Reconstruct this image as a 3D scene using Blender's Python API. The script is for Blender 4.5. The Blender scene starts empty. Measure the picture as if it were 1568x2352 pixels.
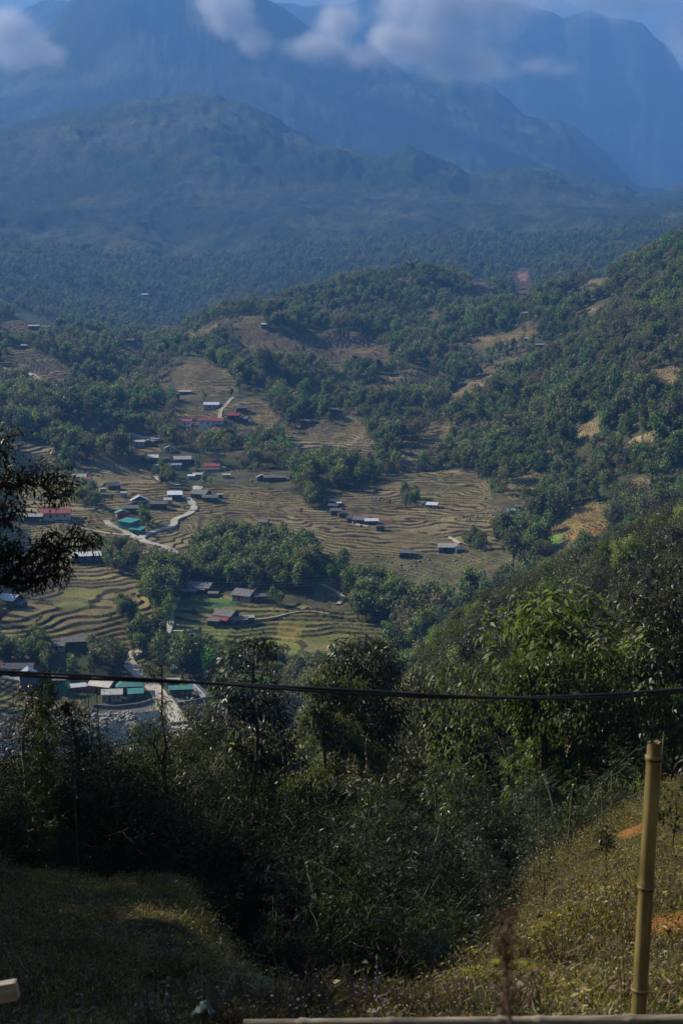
import bpy, math, random
import numpy as np
C = bpy.context.scene.collection
sc = bpy.context.scene
R = math.radians
FAST_VOL = True

# ------------------------------------------------------------------ camera, light, exposure
PITCH = R(8.3); F = 3267.0            # focal length in units of a 1568 x 2352 frame
cam_d = bpy.data.cameras.new('camera'); cam = bpy.data.objects.new('camera', cam_d); C.objects.link(cam)
cam_d.sensor_fit = 'VERTICAL'; cam_d.sensor_height = 36; cam_d.sensor_width = 24; cam_d.lens = 50
cam_d.clip_start = 0.1; cam_d.clip_end = 60000
cam.location = (0, 0, 0); cam.rotation_euler = (R(90) - PITCH, 0, 0)
cam_d.dof.use_dof = True; cam_d.dof.focus_distance = 160; cam_d.dof.aperture_fstop = 7.1
sc.camera = cam

SUN_AZ, SUN_EL = R(-62), R(34)        # azimuth from +Y towards +X
world = bpy.data.worlds.new('World'); sc.world = world; world.use_nodes = True
nt = world.node_tree; nt.nodes.clear()
sky = nt.nodes.new('ShaderNodeTexSky'); sky.sky_type = 'NISHITA'; sky.sun_disc = False
sky.sun_elevation = SUN_EL; sky.sun_rotation = SUN_AZ; sky.altitude = 1200; sky.air_density = 1.2; sky.dust_density = 1.5
bg = nt.nodes.new('ShaderNodeBackground'); bg.inputs['Strength'].default_value = 0.05
wo = nt.nodes.new('ShaderNodeOutputWorld')
nt.links.new(sky.outputs[0], bg.inputs[0]); nt.links.new(bg.outputs[0], wo.inputs[0])
sl = bpy.data.lights.new('sun', 'SUN'); sl.energy = 5.0; sl.angle = R(0.5); sl.color = (1.0, 0.90, 0.74)
sun = bpy.data.objects.new('sun', sl); C.objects.link(sun)
sun.rotation_euler = (R(90) - SUN_EL, 0, math.pi - SUN_AZ)
sun.location = (-40, 20, 60)
sc.view_settings.view_transform = 'Standard'; sc.view_settings.look = 'None'
sc.view_settings.exposure = 1.03; sc.view_settings.gamma = 1
sc.render.engine = 'CYCLES'
cy = sc.cycles
cy.max_bounces = 5; cy.diffuse_bounces = 2; cy.glossy_bounces = 1; cy.transmission_bounces = 3
cy.volume_bounces = 1; cy.transparent_max_bounces = 6; cy.use_denoising = True
cy.caustics_reflective = False; cy.caustics_refractive = False
cy.volume_step_rate = 1.0; cy.volume_max_steps = 128

# ------------------------------------------------------------------ geometry of the view
cP, sP = math.cos(PITCH), math.sin(PITCH)
def px_dir(x, y):
    xc = (np.asarray(x, float) - 784) / F; yc = (1176 - np.asarray(y, float)) / F
    dx = xc; dy = cP + yc * sP; dz = -sP + yc * cP
    return dx, dy, dz
def px_ae(x, y):
    dx, dy, dz = px_dir(x, y); h = np.hypot(dx, dy)
    return np.arctan2(dx, dy), dz / h
def world_px(X, Y, Z):
    yf = Y * cP - Z * sP; up = Y * sP + Z * cP
    yf = np.where(np.abs(yf) < 1e-3, 1e-3, yf)
    return 784 + F * X / yf, 1176 - F * up / yf
def at(x, y, d):
    """point at horizontal distance d on the sight line of (x, y)"""
    a, t = px_ae(x, y)
    return np.array([d * math.sin(a), d * math.cos(a), d * t])

rng = np.random.default_rng(7)
random.seed(7)
_perm = np.random.default_rng(3).permutation(512).astype(np.int64)
_grad = np.random.default_rng(4).uniform(0, 2 * np.pi, 512)
def perlin(x, y, seed=0):
    x = np.asarray(x, float) + seed * 17.31; y = np.asarray(y, float) - seed * 9.77
    xi = np.floor(x).astype(np.int64); yi = np.floor(y).astype(np.int64)
    xf = x - xi; yf = y - yi
    u = xf * xf * xf * (xf * (xf * 6 - 15) + 10); v = yf * yf * yf * (yf * (yf * 6 - 15) + 10)
    def g(ix, iy, fx, fy):
        h = _grad[_perm[(ix + _perm[iy & 511]) & 511]]
        return np.cos(h) * fx + np.sin(h) * fy
    a = g(xi, yi, xf, yf); b = g(xi + 1, yi, xf - 1, yf)
    c = g(xi, yi + 1, xf, yf - 1); d = g(xi + 1, yi + 1, xf - 1, yf - 1)
    return ((a + u * (b - a)) + v * ((c + u * (d - c)) - (a + u * (b - a)))) * 1.5
def fbm(x, y, oct=4, seed=0, gain=.5):
    s = 0; a = 1
    for o in range(oct):
        s = s + a * perlin(x * 2 ** o, y * 2 ** o, seed + o * 5); a *= gain
    return s
def sstep(a, b, x):
    t = np.clip((x - a) / (b - a), 0, 1); return t * t * (3 - 2 * t)

# ------------------------------------------------------------------ terrain profile lines (distance, points)
# y lines: rows of the view; z lines: heights
L = []
def yl(d, *p): L.append((d, 'y', p))
def zl(d, *p): L.append((d, 'z', p))
zl(1.2, (0, -3.0), (1568, -3.0))
zl(6, (0, -3.75), (700, -3.9), (1568, -3.6))
zl(10, (0, -5.2), (500, -5.3), (800, -5.35), (1000, -5.4), (1200, -5.1), (1568, -4.8))
zl(16, (-900, -5.5), (-350, -5.5), (0, -7.3), (400, -7.4), (600, -8.3), (800, -10), (950, -10.5), (1100, -8.2), (1250, -7.3), (1400, -6.9), (1568, -6.5))  # left of the view, an unseen spur is added to lift the shade trees
zl(26, (-900, -6.5), (-350, -7), (0, -10.7), (400, -10.9), (600, -14), (800, -18), (1000, -18), (1120, -15), (1250, -10.7), (1400, -9.9), (1568, -9.1))
zl(36, (-900, -9), (-350, -10), (0, -17), (400, -18), (700, -23), (1000, -24), (1250, -19), (1400, -18), (1568, -15))
zl(60, (-900, -16), (-350, -18), (0, -27), (500, -30), (900, -31), (1200, -26), (1568, -23))
zl(100, (0, -44), (500, -47), (900, -46), (1200, -37), (1568, -33))
zl(200, (0, -85), (500, -86), (800, -82), (1000, -68), (1200, -57), (1568, -48))
yl(330, (0, 1760), (400, 1750), (700, 1720), (900, 1600), (1000, 1480), (1200, 1395), (1400, 1290), (1568, 1180))
zl(450, (0, -141), (400, -141), (700, -138), (900, -130), (1000, -120), (1200, -110), (1568, -90))
yl(500, (0, 1605), (400, 1600), (700, 1590), (900, 1570), (1000, 1500), (1200, 1430), (1568, 1330))
yl(555, (0, 1500), (400, 1500), (700, 1485), (900, 1480), (1000, 1450), (1200, 1400), (1568, 1280))
yl(615, (0, 1395), (400, 1400), (700, 1385), (900, 1370), (1100, 1345), (1300, 1320), (1568, 1210))
yl(685, (0, 1295), (400, 1300), (800, 1285), (1100, 1270), (1300, 1255), (1450, 1200), (1568, 1130))
yl(765, (0, 1200), (400, 1200), (700, 1195), (1000, 1190), (1200, 1190), (1350, 1120), (1568, 1030))
yl(865, (0, 1105), (300, 1105), (600, 1105), (900, 1105), (1100, 1105), (1200, 1060), (1400, 970), (1568, 900))
yl(985, (0, 1010), (300, 1025), (500, 1015), (800, 1025), (1000, 1010), (1200, 950), (1400, 860), (1568, 780))
yl(1140, (0, 925), (300, 945), (500, 920), (700, 935), (900, 930), (1050, 900), (1200, 850), (1400, 760), (1568, 675))
yl(1340, (0, 830), (150, 850), (300, 905), (450, 835), (600, 825), (800, 850), (1000, 820), (1200, 765), (1400, 685), (1568, 600))
yl(1600, (0, 775), (100, 765), (230, 790), (320, 815), (400, 790), (500, 735), (600, 715), (720, 735), (850, 745), (1000, 745), (1200, 705), (1320, 670), (1420, 640), (1568, 555))
yl(1850, (0, 745), (100, 758), (230, 772), (400, 782), (500, 745), (610, 712), (700, 675), (800, 655), (900, 638), (960, 622), (1050, 645), (1150, 690), (1300, 690), (1568, 610))
yl(2350, (0, 720), (200, 745), (400, 772), (600, 740), (800, 700), (1000, 660), (1200, 660), (1400, 625), (1568, 600))
yl(3300, (0, 590), (400, 640), (700, 600), (1000, 570), (1200, 565), (1400, 545), (1568, 520))
yl(4400, (0, 440), (300, 430), (600, 450), (900, 460), (1200, 470), (1400, 480), (1568, 480))
yl(5600, (-100, 320), (0, 290), (200, 245), (350, 222), (440, 211), (500, 217), (574, 245), (624, 270), (649, 292), (709, 318), (784, 355), (834, 372), (874, 375), (905, 366), (934, 361), (990, 367), (1014, 373), (1050, 392), (1079, 412), (1105, 412), (1134, 403), (1204, 388), (1240, 384), (1274, 387), (1334, 395), (1384, 411), (1434, 425), (1459, 441), (1490, 443), (1524, 438), (1568, 424), (1640, 405))
yl(6500, (0, 340), (440, 300), (800, 420), (1568, 520))
yl(7600, (0, 230), (300, 160), (600, 190), (800, 250), (1000, 290), (1200, 350), (1459, 455), (1568, 470))
yl(9000, (-60, 220), (0, 175), (60, 130), (110, 85), (170, 0), (250, -90), (350, -150), (480, -90), (600, 0), (650, 22), (690, 50), (740, 90), (784, 115), (850, 130), (884, 145), (934, 175), (960, 178), (994, 177), (1049, 182), (1094, 192), (1134, 210), (1184, 250), (1209, 272), (1284, 276), (1314, 290), (1400, 360), (1459, 430), (1568, 445))
yl(10200, (0, 260), (170, 120), (350, 0), (784, 220), (1000, 260), (1200, 320), (1459, 450), (1568, 460))
yl(12500, (-60, 120), (0, 60), (60, 25), (100, 10), (350, 0), (600, 10), (700, 22), (800, 12), (880, -10), (1000, -30), (1134, 0), (1219, 20), (1260, 28), (1294, 45), (1354, 25), (1394, 45), (1444, 50), (1479, 60), (1504, 90), (1534, 107), (1568, 165), (1640, 220))
yl(14500, (0, 300), (1568, 400))
K = len(L)
ld = np.array([l[0] for l in L], float)

AZ = np.concatenate([np.linspace(-180, -60, 25)[:-1], np.linspace(-60, -17, 60)[:-1],
                     np.linspace(-17, 17, 1080), np.linspace(17, 60, 60)[1:], np.linspace(60, 180, 25)[1:]])
AZ = np.radians(AZ)
def seg(a, b, n, e=False): return np.geomspace(a, b, n + 1)[:None if e else -1]
D = np.concatenate([seg(1.2, 6, 10), seg(6, 40, 190), seg(40, 460, 130), seg(460, 1150, 560), seg(1150, 2000, 240),
                    seg(2000, 14500, 380, True)])
NA, ND = len(AZ), len(D)
zk = np.zeros((K, NA))
for k, (d, mode, p) in enumerate(L):
    xs = np.array([q[0] for q in p], float); vs = np.array([q[1] for q in p], float)
    if mode == 'y':
        a, t = px_ae(xs, vs); v = d * t
    else:
        a, t = px_ae(xs, np.full(len(xs), 1900.0 if d < 200 else 1500.0)); v = vs
    o = np.argsort(a); zz = np.interp(AZ, a[o], v[o])
    w = 25 if d < 4500 else 5
    ker = np.hanning(w + 2)[1:-1]; ker /= ker.sum()
    zk[k] = np.convolve(np.pad(zz, w // 2, mode='edge'), ker, mode='valid')
# monotone cubic in d
h = np.diff(ld)[:, None]; dl = np.diff(zk, axis=0) / h
m = np.zeros_like(zk)
w1 = 2 * h[1:] + h[:-1]; w2 = h[1:] + 2 * h[:-1]
with np.errstate(divide='ignore', invalid='ignore'):
    hm = (w1 + w2) / (w1 / dl[:-1] + w2 / dl[1:])
m[1:-1] = np.where(dl[:-1] * dl[1:] > 0, hm, 0)
m[0] = dl[0]; m[-1] = dl[-1]
ki = np.clip(np.searchsorted(ld, D, side='right') - 1, 0, K - 2)
hh = (ld[ki + 1] - ld[ki])[:, None]; tt = ((D - ld[ki])[:, None]) / hh
Z = ((1 + 2 * tt) * (1 - tt) ** 2 * zk[ki] + tt * (1 - tt) ** 2 * hh * m[ki] + tt * tt * (3 - 2 * tt) * zk[ki + 1] + tt * tt * (tt - 1) * hh * m[ki + 1])
wline = 0.12 + 0.88 * np.sin(np.pi * tt) ** 2            # keep the ridge lines where they are
DD = D[:, None] * np.ones((1, NA)); AA = AZ[None, :] * np.ones((ND, 1))
X = DD * np.sin(AA); Y = DD * np.cos(AA)
# relief; behind the camera an unseen hillside is added to block sky light
back = sstep(R(72), R(118), np.abs(AA))
Z = Z * (1 - back) + back * (-3.0 + .78 * np.minimum(DD, 420) + .1 * np.maximum(DD - 420, 0) * (DD < 2500) )
far = sstep(2000, 3000, DD)
def ridged(x, y, seed, o=4):
    s = 0; a = 1
    for i in range(o):
        s = s + a * (1 - np.abs(perlin(x * 2 ** i, y * 2 ** i, seed + i)) * 2); a *= .5
    return s - 1
Z = Z + far * wline * (100 * ridged(X / 1300 + .3 * Y / 1300, Y / 1900, 11) * sstep(2400, 7000, DD) + 26 * ridged(X / 420, Y / 620, 21, 4))
Z = Z + far * (7.0 * fbm(X / 60, Y / 60, 3, 31))
mid = sstep(420, 600, DD) * (1 - sstep(1900, 2400, DD))
slope_r = sstep(1150, 1350, world_px(X, Y, Z)[0]) + sstep(850, 1000, DD)
slope_r = np.clip(slope_r, 0, 1)
Z = Z + mid * (0.3 + .7 * wline) * slope_r * (20 * ridged(X / 240 + .2, Y / 300, 41, 3) + 2.0 * fbm(X / 50, Y / 50, 2, 42))
Z = Z + sstep(50, 90, DD) * (1 - sstep(400, 470, DD)) * 1.6 * fbm(X / 25, Y / 25, 3, 51)
near = 1 - sstep(40, 70, DD)
Z = Z + near * (0.16 * fbm(X / 1.6, Y / 1.6, 4, 61) + .3 * fbm(X / 5, Y / 5, 2, 63)) * sstep(3, 7, DD)
PX, PY = world_px(X, Y, Z)

# ------------------------------------------------------------------ land use: field outlines (rows and columns of the view)
def inpoly(px, py, poly):
    c = np.zeros(px.shape, bool); n = len(poly); j = n - 1
    for i in range(n):
        xi, yi = poly[i]; xj, yj = poly[j]
        if yi != yj:
            c ^= ((yi > py) != (yj > py)) & (px < (xj - xi) * (py - yi) / (yj - yi) + xi)
        j = i
    return c
FIELDS = [  # (step height, colour index, outline)
 (1.5, 0, [(30,800),(65,795),(170,850),(150,885),(80,865),(0,845),(0,825)]),
 (1.5, 1, [(0,730),(50,705),(95,725),(150,755),(30,775),(0,765)]),
 (1.5, 0, [(430,822),(450,820),(530,860),(550,895),(500,905),(350,895),(370,855)]),
 (1.5, 2, [(415,765),(475,750),(500,738),(505,752),(430,785)]),
 (1.5, 0, [(530,740),(595,712),(615,760),(695,775),(784,812),(800,850),(780,855),(715,815),(600,812),(545,800)]),
 (1.5, 0, [(250,800),(330,790),(335,815),(260,815)]),
 (1.3, 1, [(750,765),(784,755),(860,765),(865,795),(910,810),(885,830),(784,820),(760,800)]),
 (1.2, 0, [(650,890),(750,890),(740,915),(660,915)]),
 (1.2, 0, [(505,925),(600,920),(650,980),(550,985),(500,1000),(400,960),(395,945),(450,935)]),
 (1.1, 0, [(645,1000),(685,980),(784,965),(815,935),(822,965),(855,1010),(850,1045),(800,1050),(700,1035)]),
 (1.3, 2, [(834,875),(909,860),(954,845),(962,865),(929,885),(874,902)]),
 (1.2, 2, [(1019,925),(1049,890),(1109,860),(1184,815),(1192,826),(1094,905),(1054,922),(1004,948)]),
 (1.4, 2, [(1059,785),(1134,772),(1234,750),(1234,770),(1134,792),(1084,802)]),
 (1.4, 2, [(1314,715),(1389,695),(1384,718),(1324,728)]),
 (1.4, 2, [(1324,660),(1384,630),(1409,642),(1359,672)]),
 (1.1, 0, [(904,1040),(984,995),(1044,975),(1024,1015),(959,1045),(964,1092),(924,1095)]),
 (1.0, 2, [(1324,995),(1354,955),(1379,960),(1384,990),(1334,1018)]),
 (1.4, 1, [(970,712),(1000,708),(1010,735),(985,740)]),
 (1.6, 1, [(1075,640),(1110,640),(1130,680),(1090,690)]),
 (1.6, 1, [(1165,590),(1215,590),(1220,680),(1185,690)]),
 (1.6, 1, [(430,610),(490,600),(520,640),(440,650)]),
 (1.2, 0, [(310,1030),(370,1028),(365,1045),(320,1043)]),
 (1.2, 0, [(20,1030),(90,1020),(150,1050),(90,1085),(20,1075)]),
 (0.62, 0, [(150,1090),(240,1062),(330,1075),(360,1108),(430,1120),(540,1110),(690,1140),(760,1130),(860,1112),(904,1100),(1000,1078),(1070,1082),(1120,1108),(1130,1160),(1190,1200),(1200,1260),(1235,1295),(1100,1322),(1050,1367),(930,1372),(800,1350),(740,1340),(700,1300),(600,1290),(460,1290),(440,1320),(400,1350),(340,1340),(330,1400),(200,1450),(0,1480),(0,1100)]),
 (0.95, 0, [(0,1370),(130,1370),(270,1390),(310,1440),(300,1480),(250,1500),(150,1480),(0,1520)]),
 (0.95, 2, [(310,1360),(345,1375),(362,1425),(320,1442)]),
 (0.8, 3, [(385,1390),(500,1360),(560,1400),(690,1390),(850,1415),(925,1440),(860,1490),(640,1520),(500,1500),(420,1490),(340,1510),(310,1540),(340,1575),(300,1560),(280,1530),(390,1470)]),
 (0.6, 4, [(1258,1205),(1310,1160),(1402,1150),(1395,1230),(1330,1247),(1262,1232)]),
 (0.5, 3, [(1190,1240),(1290,1238),(1300,1262),(1240,1268)]),
 (0.3, 2, [(1490,852),(1568,838),(1568,882),(1505,890)]),
 (0.3, 0, [(1150,1122),(1215,1090),(1262,1092),(1240,1125),(1180,1150)]),
 (0.3, 0, [(1425,1120),(1470,1092),(1500,1100),(1470,1130)]),
 (0.4, 2, [(1420,1010),(1500,985),(1520,1000),(1440,1030)]),
 (0.5, 0, [(0,1555),(60,1560),(190,1600),(200,1640),(0,1640)]),
]
PLAIN = [  # open ground with no steps: yards, verges, river bed
 [(330,1600),(420,1600),(480,1640),(420,1700),(0,1700),(0,1640),(200,1640)],
]
CLUMPS = [ # woods standing inside the fields
 [(440,1255),(500,1225),(560,1240),(620,1245),(690,1250),(720,1270),(735,1300),(720,1345),(640,1350),(560,1345),(480,1330),(445,1290)],
 [(330,1330),(370,1300),(430,1310),(440,1330),(400,1370),(390,1410),(350,1395)],
 [(228,1262),(290,1258),(330,1268),(328,1320),(280,1318),(235,1300)],
 [(800,1345),(850,1340),(900,1360),(930,1400),(900,1425),(820,1410)],
 [(305,1440),(370,1440),(380,1490),(330,1510),(300,1480)],
 [(395,1500),(450,1490),(520,1500),(520,1560),(440,1560),(390,1530)],
 [(165,1118),(205,1118),(230,1150),(215,1170),(165,1160)],
 [(560,1385),(610,1370),(650,1380),(640,1402),(575,1405)],
 [(735,1300),(790,1290),(805,1330),(770,1345)],
 [(1130,1205),(1180,1200),(1250,1260),(1270,1300),(1200,1290),(1140,1250)],
 [(690,1110),(750,1120),(745,1165),(700,1160)],
 [(920,1130),(960,1135),(955,1165),(925,1160)],
 [(250,1190),(330,1170),(350,1195),(330,1215),(255,1205)],
 [(265,1395),(305,1390),(310,1425),(270,1430)],
 [(520,1500),(640,1540),(760,1525),(900,1500),(960,1480),(950,1600),(520,1620)],
 [(0,1500),(80,1480),(250,1500),(270,1545),(160,1560),(0,1540)],
 [(355,1080),(400,1080),(405,1115),(365,1115)],
 [(1060,1240),(1100,1235),(1110,1262),(1065,1262)],
 [(440,1290),(560,1320),(540,1345),(450,1345),(425,1320)],
]
wx = PX + 7 * fbm(X / 18, Y / 18, 3, 71); wy = PY + 4 * fbm(X / 18, Y / 18, 3, 72)
zone = (DD > 452) & (DD < 3000) & (np.abs(AA) < R(17))
field = np.full(X.shape, -1, np.int16); steph = np.ones(X.shape); fcol = np.zeros(X.shape, np.int16)
rr = np.where(zone.any(1))[0]; cc = np.where(zone.any(0))[0]
sub = (slice(rr[0], rr[-1] + 1), slice(cc[0], cc[-1] + 1))
for i, (sh, ci, poly) in enumerate(FIELDS):
    k = inpoly(wx[sub], wy[sub], poly); k &= zone[sub]
    if i < 23 and i not in (18, 19, 20): k &= (DD[sub] < 2000)
    field[sub][k] = i; steph[sub][k] = sh; fcol[sub][k] = ci
for poly in CLUMPS:
    k = inpoly(wx[sub], wy[sub] + 6, poly) & (DD[sub] < 900)
    field[sub][k] = -1
plain = np.zeros(X.shape, bool)
for poly in PLAIN:
    k = inpoly(wx[sub], wy[sub], poly) & (DD[sub] < 520) & (DD[sub] > 455)
    plain[sub][k] = True; field[sub][k] = -1
isf = field >= 0
warp = (3.2 * fbm(X / 85, Y / 85, 2, 81) + .9 * fbm(X / 24, Y / 24, 2, 82)) * sstep(452, 520, DD) * (1 - sstep(900, 1200, DD) * .3)
Z = np.where(isf, Z + warp, Z + warp * ((DD > 452) & (DD < 2000)))
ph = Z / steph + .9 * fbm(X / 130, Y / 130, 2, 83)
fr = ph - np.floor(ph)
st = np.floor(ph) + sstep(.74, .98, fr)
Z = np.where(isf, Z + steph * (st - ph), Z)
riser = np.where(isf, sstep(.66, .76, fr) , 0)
PX, PY = world_px(X, Y, Z)

# ------------------------------------------------------------------ look-ups on the finished ground
lnD = np.log(D)
def ground_z(x, y):
    x = np.atleast_1d(np.asarray(x, float)); y = np.atleast_1d(np.asarray(y, float))
    d = np.hypot(x, y); a = np.arctan2(x, y)
    fi = np.interp(d, D, np.arange(ND)); fj = np.interp(a, AZ, np.arange(NA))
    i = np.clip(fi.astype(int), 0, ND - 2); j = np.clip(fj.astype(int), 0, NA - 2); u = fi - i; v = fj - j
    r = (Z[i, j] * (1 - u) * (1 - v) + Z[i + 1, j] * u * (1 - v) + Z[i, j + 1] * (1 - u) * v + Z[i + 1, j + 1] * u * v)
    return r
TAN = Z / DD
CUM = np.maximum.accumulate(TAN, axis=0)
def hit(x, y, dmin=455.0):
    """where the sight line of (x, y) meets the ground beyond dmin"""
    a, t = px_ae(x, y); a = float(a); t = float(t)
    j = int(np.clip(np.interp(a, AZ, np.arange(NA)), 0, NA - 2))
    i0 = int(np.searchsorted(D, dmin))
    w = np.where(TAN[i0:, j] >= t)[0]
    i = i0 + (w[0] if len(w) else ND - 1 - i0)
    d = D[i]
    if i > i0:
        t0, t1 = TAN[i - 1, j], TAN[i, j]
        if t1 > t0: d = D[i - 1] + (D[i] - D[i - 1]) * np.clip((t - t0) / (t1 - t0), 0, 1)
    X0, Y0 = d * math.sin(a), d * math.cos(a)
    return np.array([X0, Y0, float(ground_z(X0, Y0)[0])]), d

# ------------------------------------------------------------------ ground colour
def col(*c): return np.array(c, float)
G = np.zeros(X.shape + (3,))
n1 = fbm(X / 60, Y / 60, 3, 91); n2 = fbm(X / 9, Y / 9, 3, 92); n3 = fbm(X / 400, Y / 400, 3, 93)
def mixc(a, b, t): t = np.clip(t, 0, 1)[..., None]; return a * (1 - t) + b * t
forest = mixc(col(.040, .052, .022), col(.13, .105, .055), .35 + .5 * n1 + .3 * n2)
mount = mixc(col(.028, .046, .020), col(.105, .115, .055), .18 + .9 * n3 + .35 * fbm(X / 120, Y / 120, 3, 94) + .25 * fbm(X / 25, Y / 25, 2, 95))
G = mixc(forest, mount, sstep(1700, 2300, DD))
FC = [(col(.130, .106, .058), col(.180, .142, .085)), (col(.15, .105, .068), col(.19, .13, .085)),
      (col(.20, .155, .085), col(.25, .19, .11)), (col(.15, .16, .055), col(.20, .165, .085)), (col(.17, .13, .055), col(.24, .13, .06))]
for ci, (a, b) in enumerate(FC):
    k = isf & (fcol == ci); w3 = np.array([1.26, 1.23, 1.02]); a = a * w3; b = b * w3
    tt2 = .45 + .8 * n1 + .5 * n2
    cc3 = mixc(a, b, tt2)
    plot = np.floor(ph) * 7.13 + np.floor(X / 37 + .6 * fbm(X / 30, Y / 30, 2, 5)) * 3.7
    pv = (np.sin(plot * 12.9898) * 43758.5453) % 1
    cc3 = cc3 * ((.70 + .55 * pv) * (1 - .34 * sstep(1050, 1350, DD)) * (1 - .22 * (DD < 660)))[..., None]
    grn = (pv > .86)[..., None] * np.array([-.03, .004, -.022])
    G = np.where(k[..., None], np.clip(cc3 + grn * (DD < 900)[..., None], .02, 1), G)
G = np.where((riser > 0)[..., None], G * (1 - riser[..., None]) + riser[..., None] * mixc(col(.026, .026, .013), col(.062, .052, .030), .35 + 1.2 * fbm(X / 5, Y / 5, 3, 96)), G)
G = np.where(plain[..., None], mixc(col(.12, .115, .10), col(.24, .22, .185), .4 + n2), G)
def patch(poly, c, amt=1.0, dm=(452, 2700)):
    global G
    k = inpoly(wx, wy, poly) & (DD > dm[0]) & (DD < dm[1]) & (np.abs(AA) < R(17))
    G = np.where(k[..., None], G * (1 - amt) + amt * col(*c) * (.85 + .3 * n2)[..., None], G)
patch([(800,1175),(870,1175),(905,1200),(880,1215),(800,1200)], (.19, .10, .07), .8)
patch([(405,1385),(480,1370),(530,1385),(520,1398),(410,1405)], (.075, .13, .03), .85)
patch([(470,1392),(540,1385),(545,1400),(480,1404)], (.05, .14, .045), .85)
patch([(390,1425),(470,1440),(540,1445),(500,1475),(400,1470)], (.17, .19, .055), .6)
patch([(1215,1240),(1290,1238),(1290,1252),(1225,1255)], (.17, .27, .05), .8)
patch([(640,1430),(700,1432),(690,1465),(640,1470)], (.27, .21, .05), .5)
patch([(120,1385),(200,1385),(210,1410),(140,1420)], (.13, .15, .045), .8)
patch([(575,1352),(620,1352),(615,1366),(580,1366)], (.33, .19, .09), .9)
patch([(0,1520),(60,1510),(100,1540),(40,1550),(0,1545)], (.25, .16, .09), .8)
patch([(850,1285),(1200,1262),(1235,1295),(1100,1320),(1050,1365),(850,1360)], (.115, .12, .05), .55)
patch([(885,1215),(1010,1215),(1030,1250),(885,1250)], (.20, .15, .085), .55)
patch([(740,1335),(800,1345),(790,1390),(720,1375)], (.16, .13, .07), .6)
patch([(1188,620),(1208,620),(1208,645),(1190,645)], (.40, .24, .14), .8)
patch([(455,600),(500,598),(505,640),(470,650)], (.13, .08, .06), .7)
patch([(1320,640),(1400,625),(1400,660),(1340,670)], (.24, .19, .11), .5)
# near slopes
nk = DD < 45
nn = fbm(X / .9, Y / .9, 4, 97); nm = fbm(X / 3.5, Y / 3.5, 3, 98)
nearc = mixc(col(.060, .060, .018), col(.125, .080, .034), .5 + 1.1 * nn + .5 * nm)
nearc = mixc(nearc, col(.035, .028, .018), sstep(.15, .6, fbm(X / 1.3, Y / 1.3, 3, 99)))
G = np.where(nk[..., None], nearc, G)
for (sx, sy, sr) in ((1240, 2150, 60), (1380, 2110, 40), (1170, 2185, 35), (1345, 2180, 75), (1545, 2115, 75), (1420, 2165, 45), (1480, 2230, 30), (330, 2200, 40), (300, 2265, 22), (1450, 1905, 30), (1530, 2010, 25)):
    p, _ = hit(sx, sy, 5); rr_ = 1.5 * sr / F * math.hypot(p[0], p[1])
    q = np.hypot(X - p[0], Y - p[1]) / (rr_ * np.clip(1.0 + .6 * nm + .25 * nn, .5, 1.7))
    G = np.where(nk[..., None], mixc(G, col(.36, .155, .048) if sx > 1000 else col(.20, .115, .05), (1 - sstep(.6, 1.15, q)) * .9), G)
G = np.clip(G, .008, .8)

# ------------------------------------------------------------------ materials
def mat(name):
    m_ = bpy.data.materials.new(name); m_.use_nodes = True
    n = m_.node_tree.nodes; b = n['Principled BSDF']
    return m_, n, m_.node_tree.links, b
def noise_mat(name, c1, c2, scale=5, rough=.9, bump=0.0, spec=.3, detail=4, coord='Object', bscale=None, metal=0, stretch=None):
    m_, n, l, b = mat(name)
    tc = n.new('ShaderNodeTexCoord'); nz = n.new('ShaderNodeTexNoise'); cr = n.new('ShaderNodeMix'); cr.data_type = 'RGBA'
    src = tc.outputs[coord]
    if stretch:
        mp = n.new('ShaderNodeMapping'); mp.inputs['Scale'].default_value = stretch; l.new(src, mp.inputs[0]); src = mp.outputs[0]
    l.new(src, nz.inputs['Vector']); nz.inputs['Scale'].default_value = scale; nz.inputs['Detail'].default_value = detail
    mr = n.new('ShaderNodeMapRange'); mr.inputs[1].default_value = .35; mr.inputs[2].default_value = .65
    l.new(nz.outputs['Fac'], mr.inputs[0]); l.new(mr.outputs[0], cr.inputs[0])
    cr.inputs[6].default_value = (*c1, 1); cr.inputs[7].default_value = (*c2, 1)
    l.new(cr.outputs[2], b.inputs['Base Color'])
    b.inputs['Roughness'].default_value = rough; b.inputs['Specular IOR Level'].default_value = spec; b.inputs['Metallic'].default_value = metal
    if bump:
        bp = n.new('ShaderNodeBump'); bp.inputs['Strength'].default_value = bump; bp.inputs['Distance'].default_value = .02
        nb = n.new('ShaderNodeTexNoise'); nb.inputs['Scale'].default_value = bscale or scale * 4; l.new(src, nb.inputs['Vector'])
        l.new(nb.outputs['Fac'], bp.inputs['Height']); l.new(bp.outputs[0], b.inputs['Normal'])
    return m_
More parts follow.
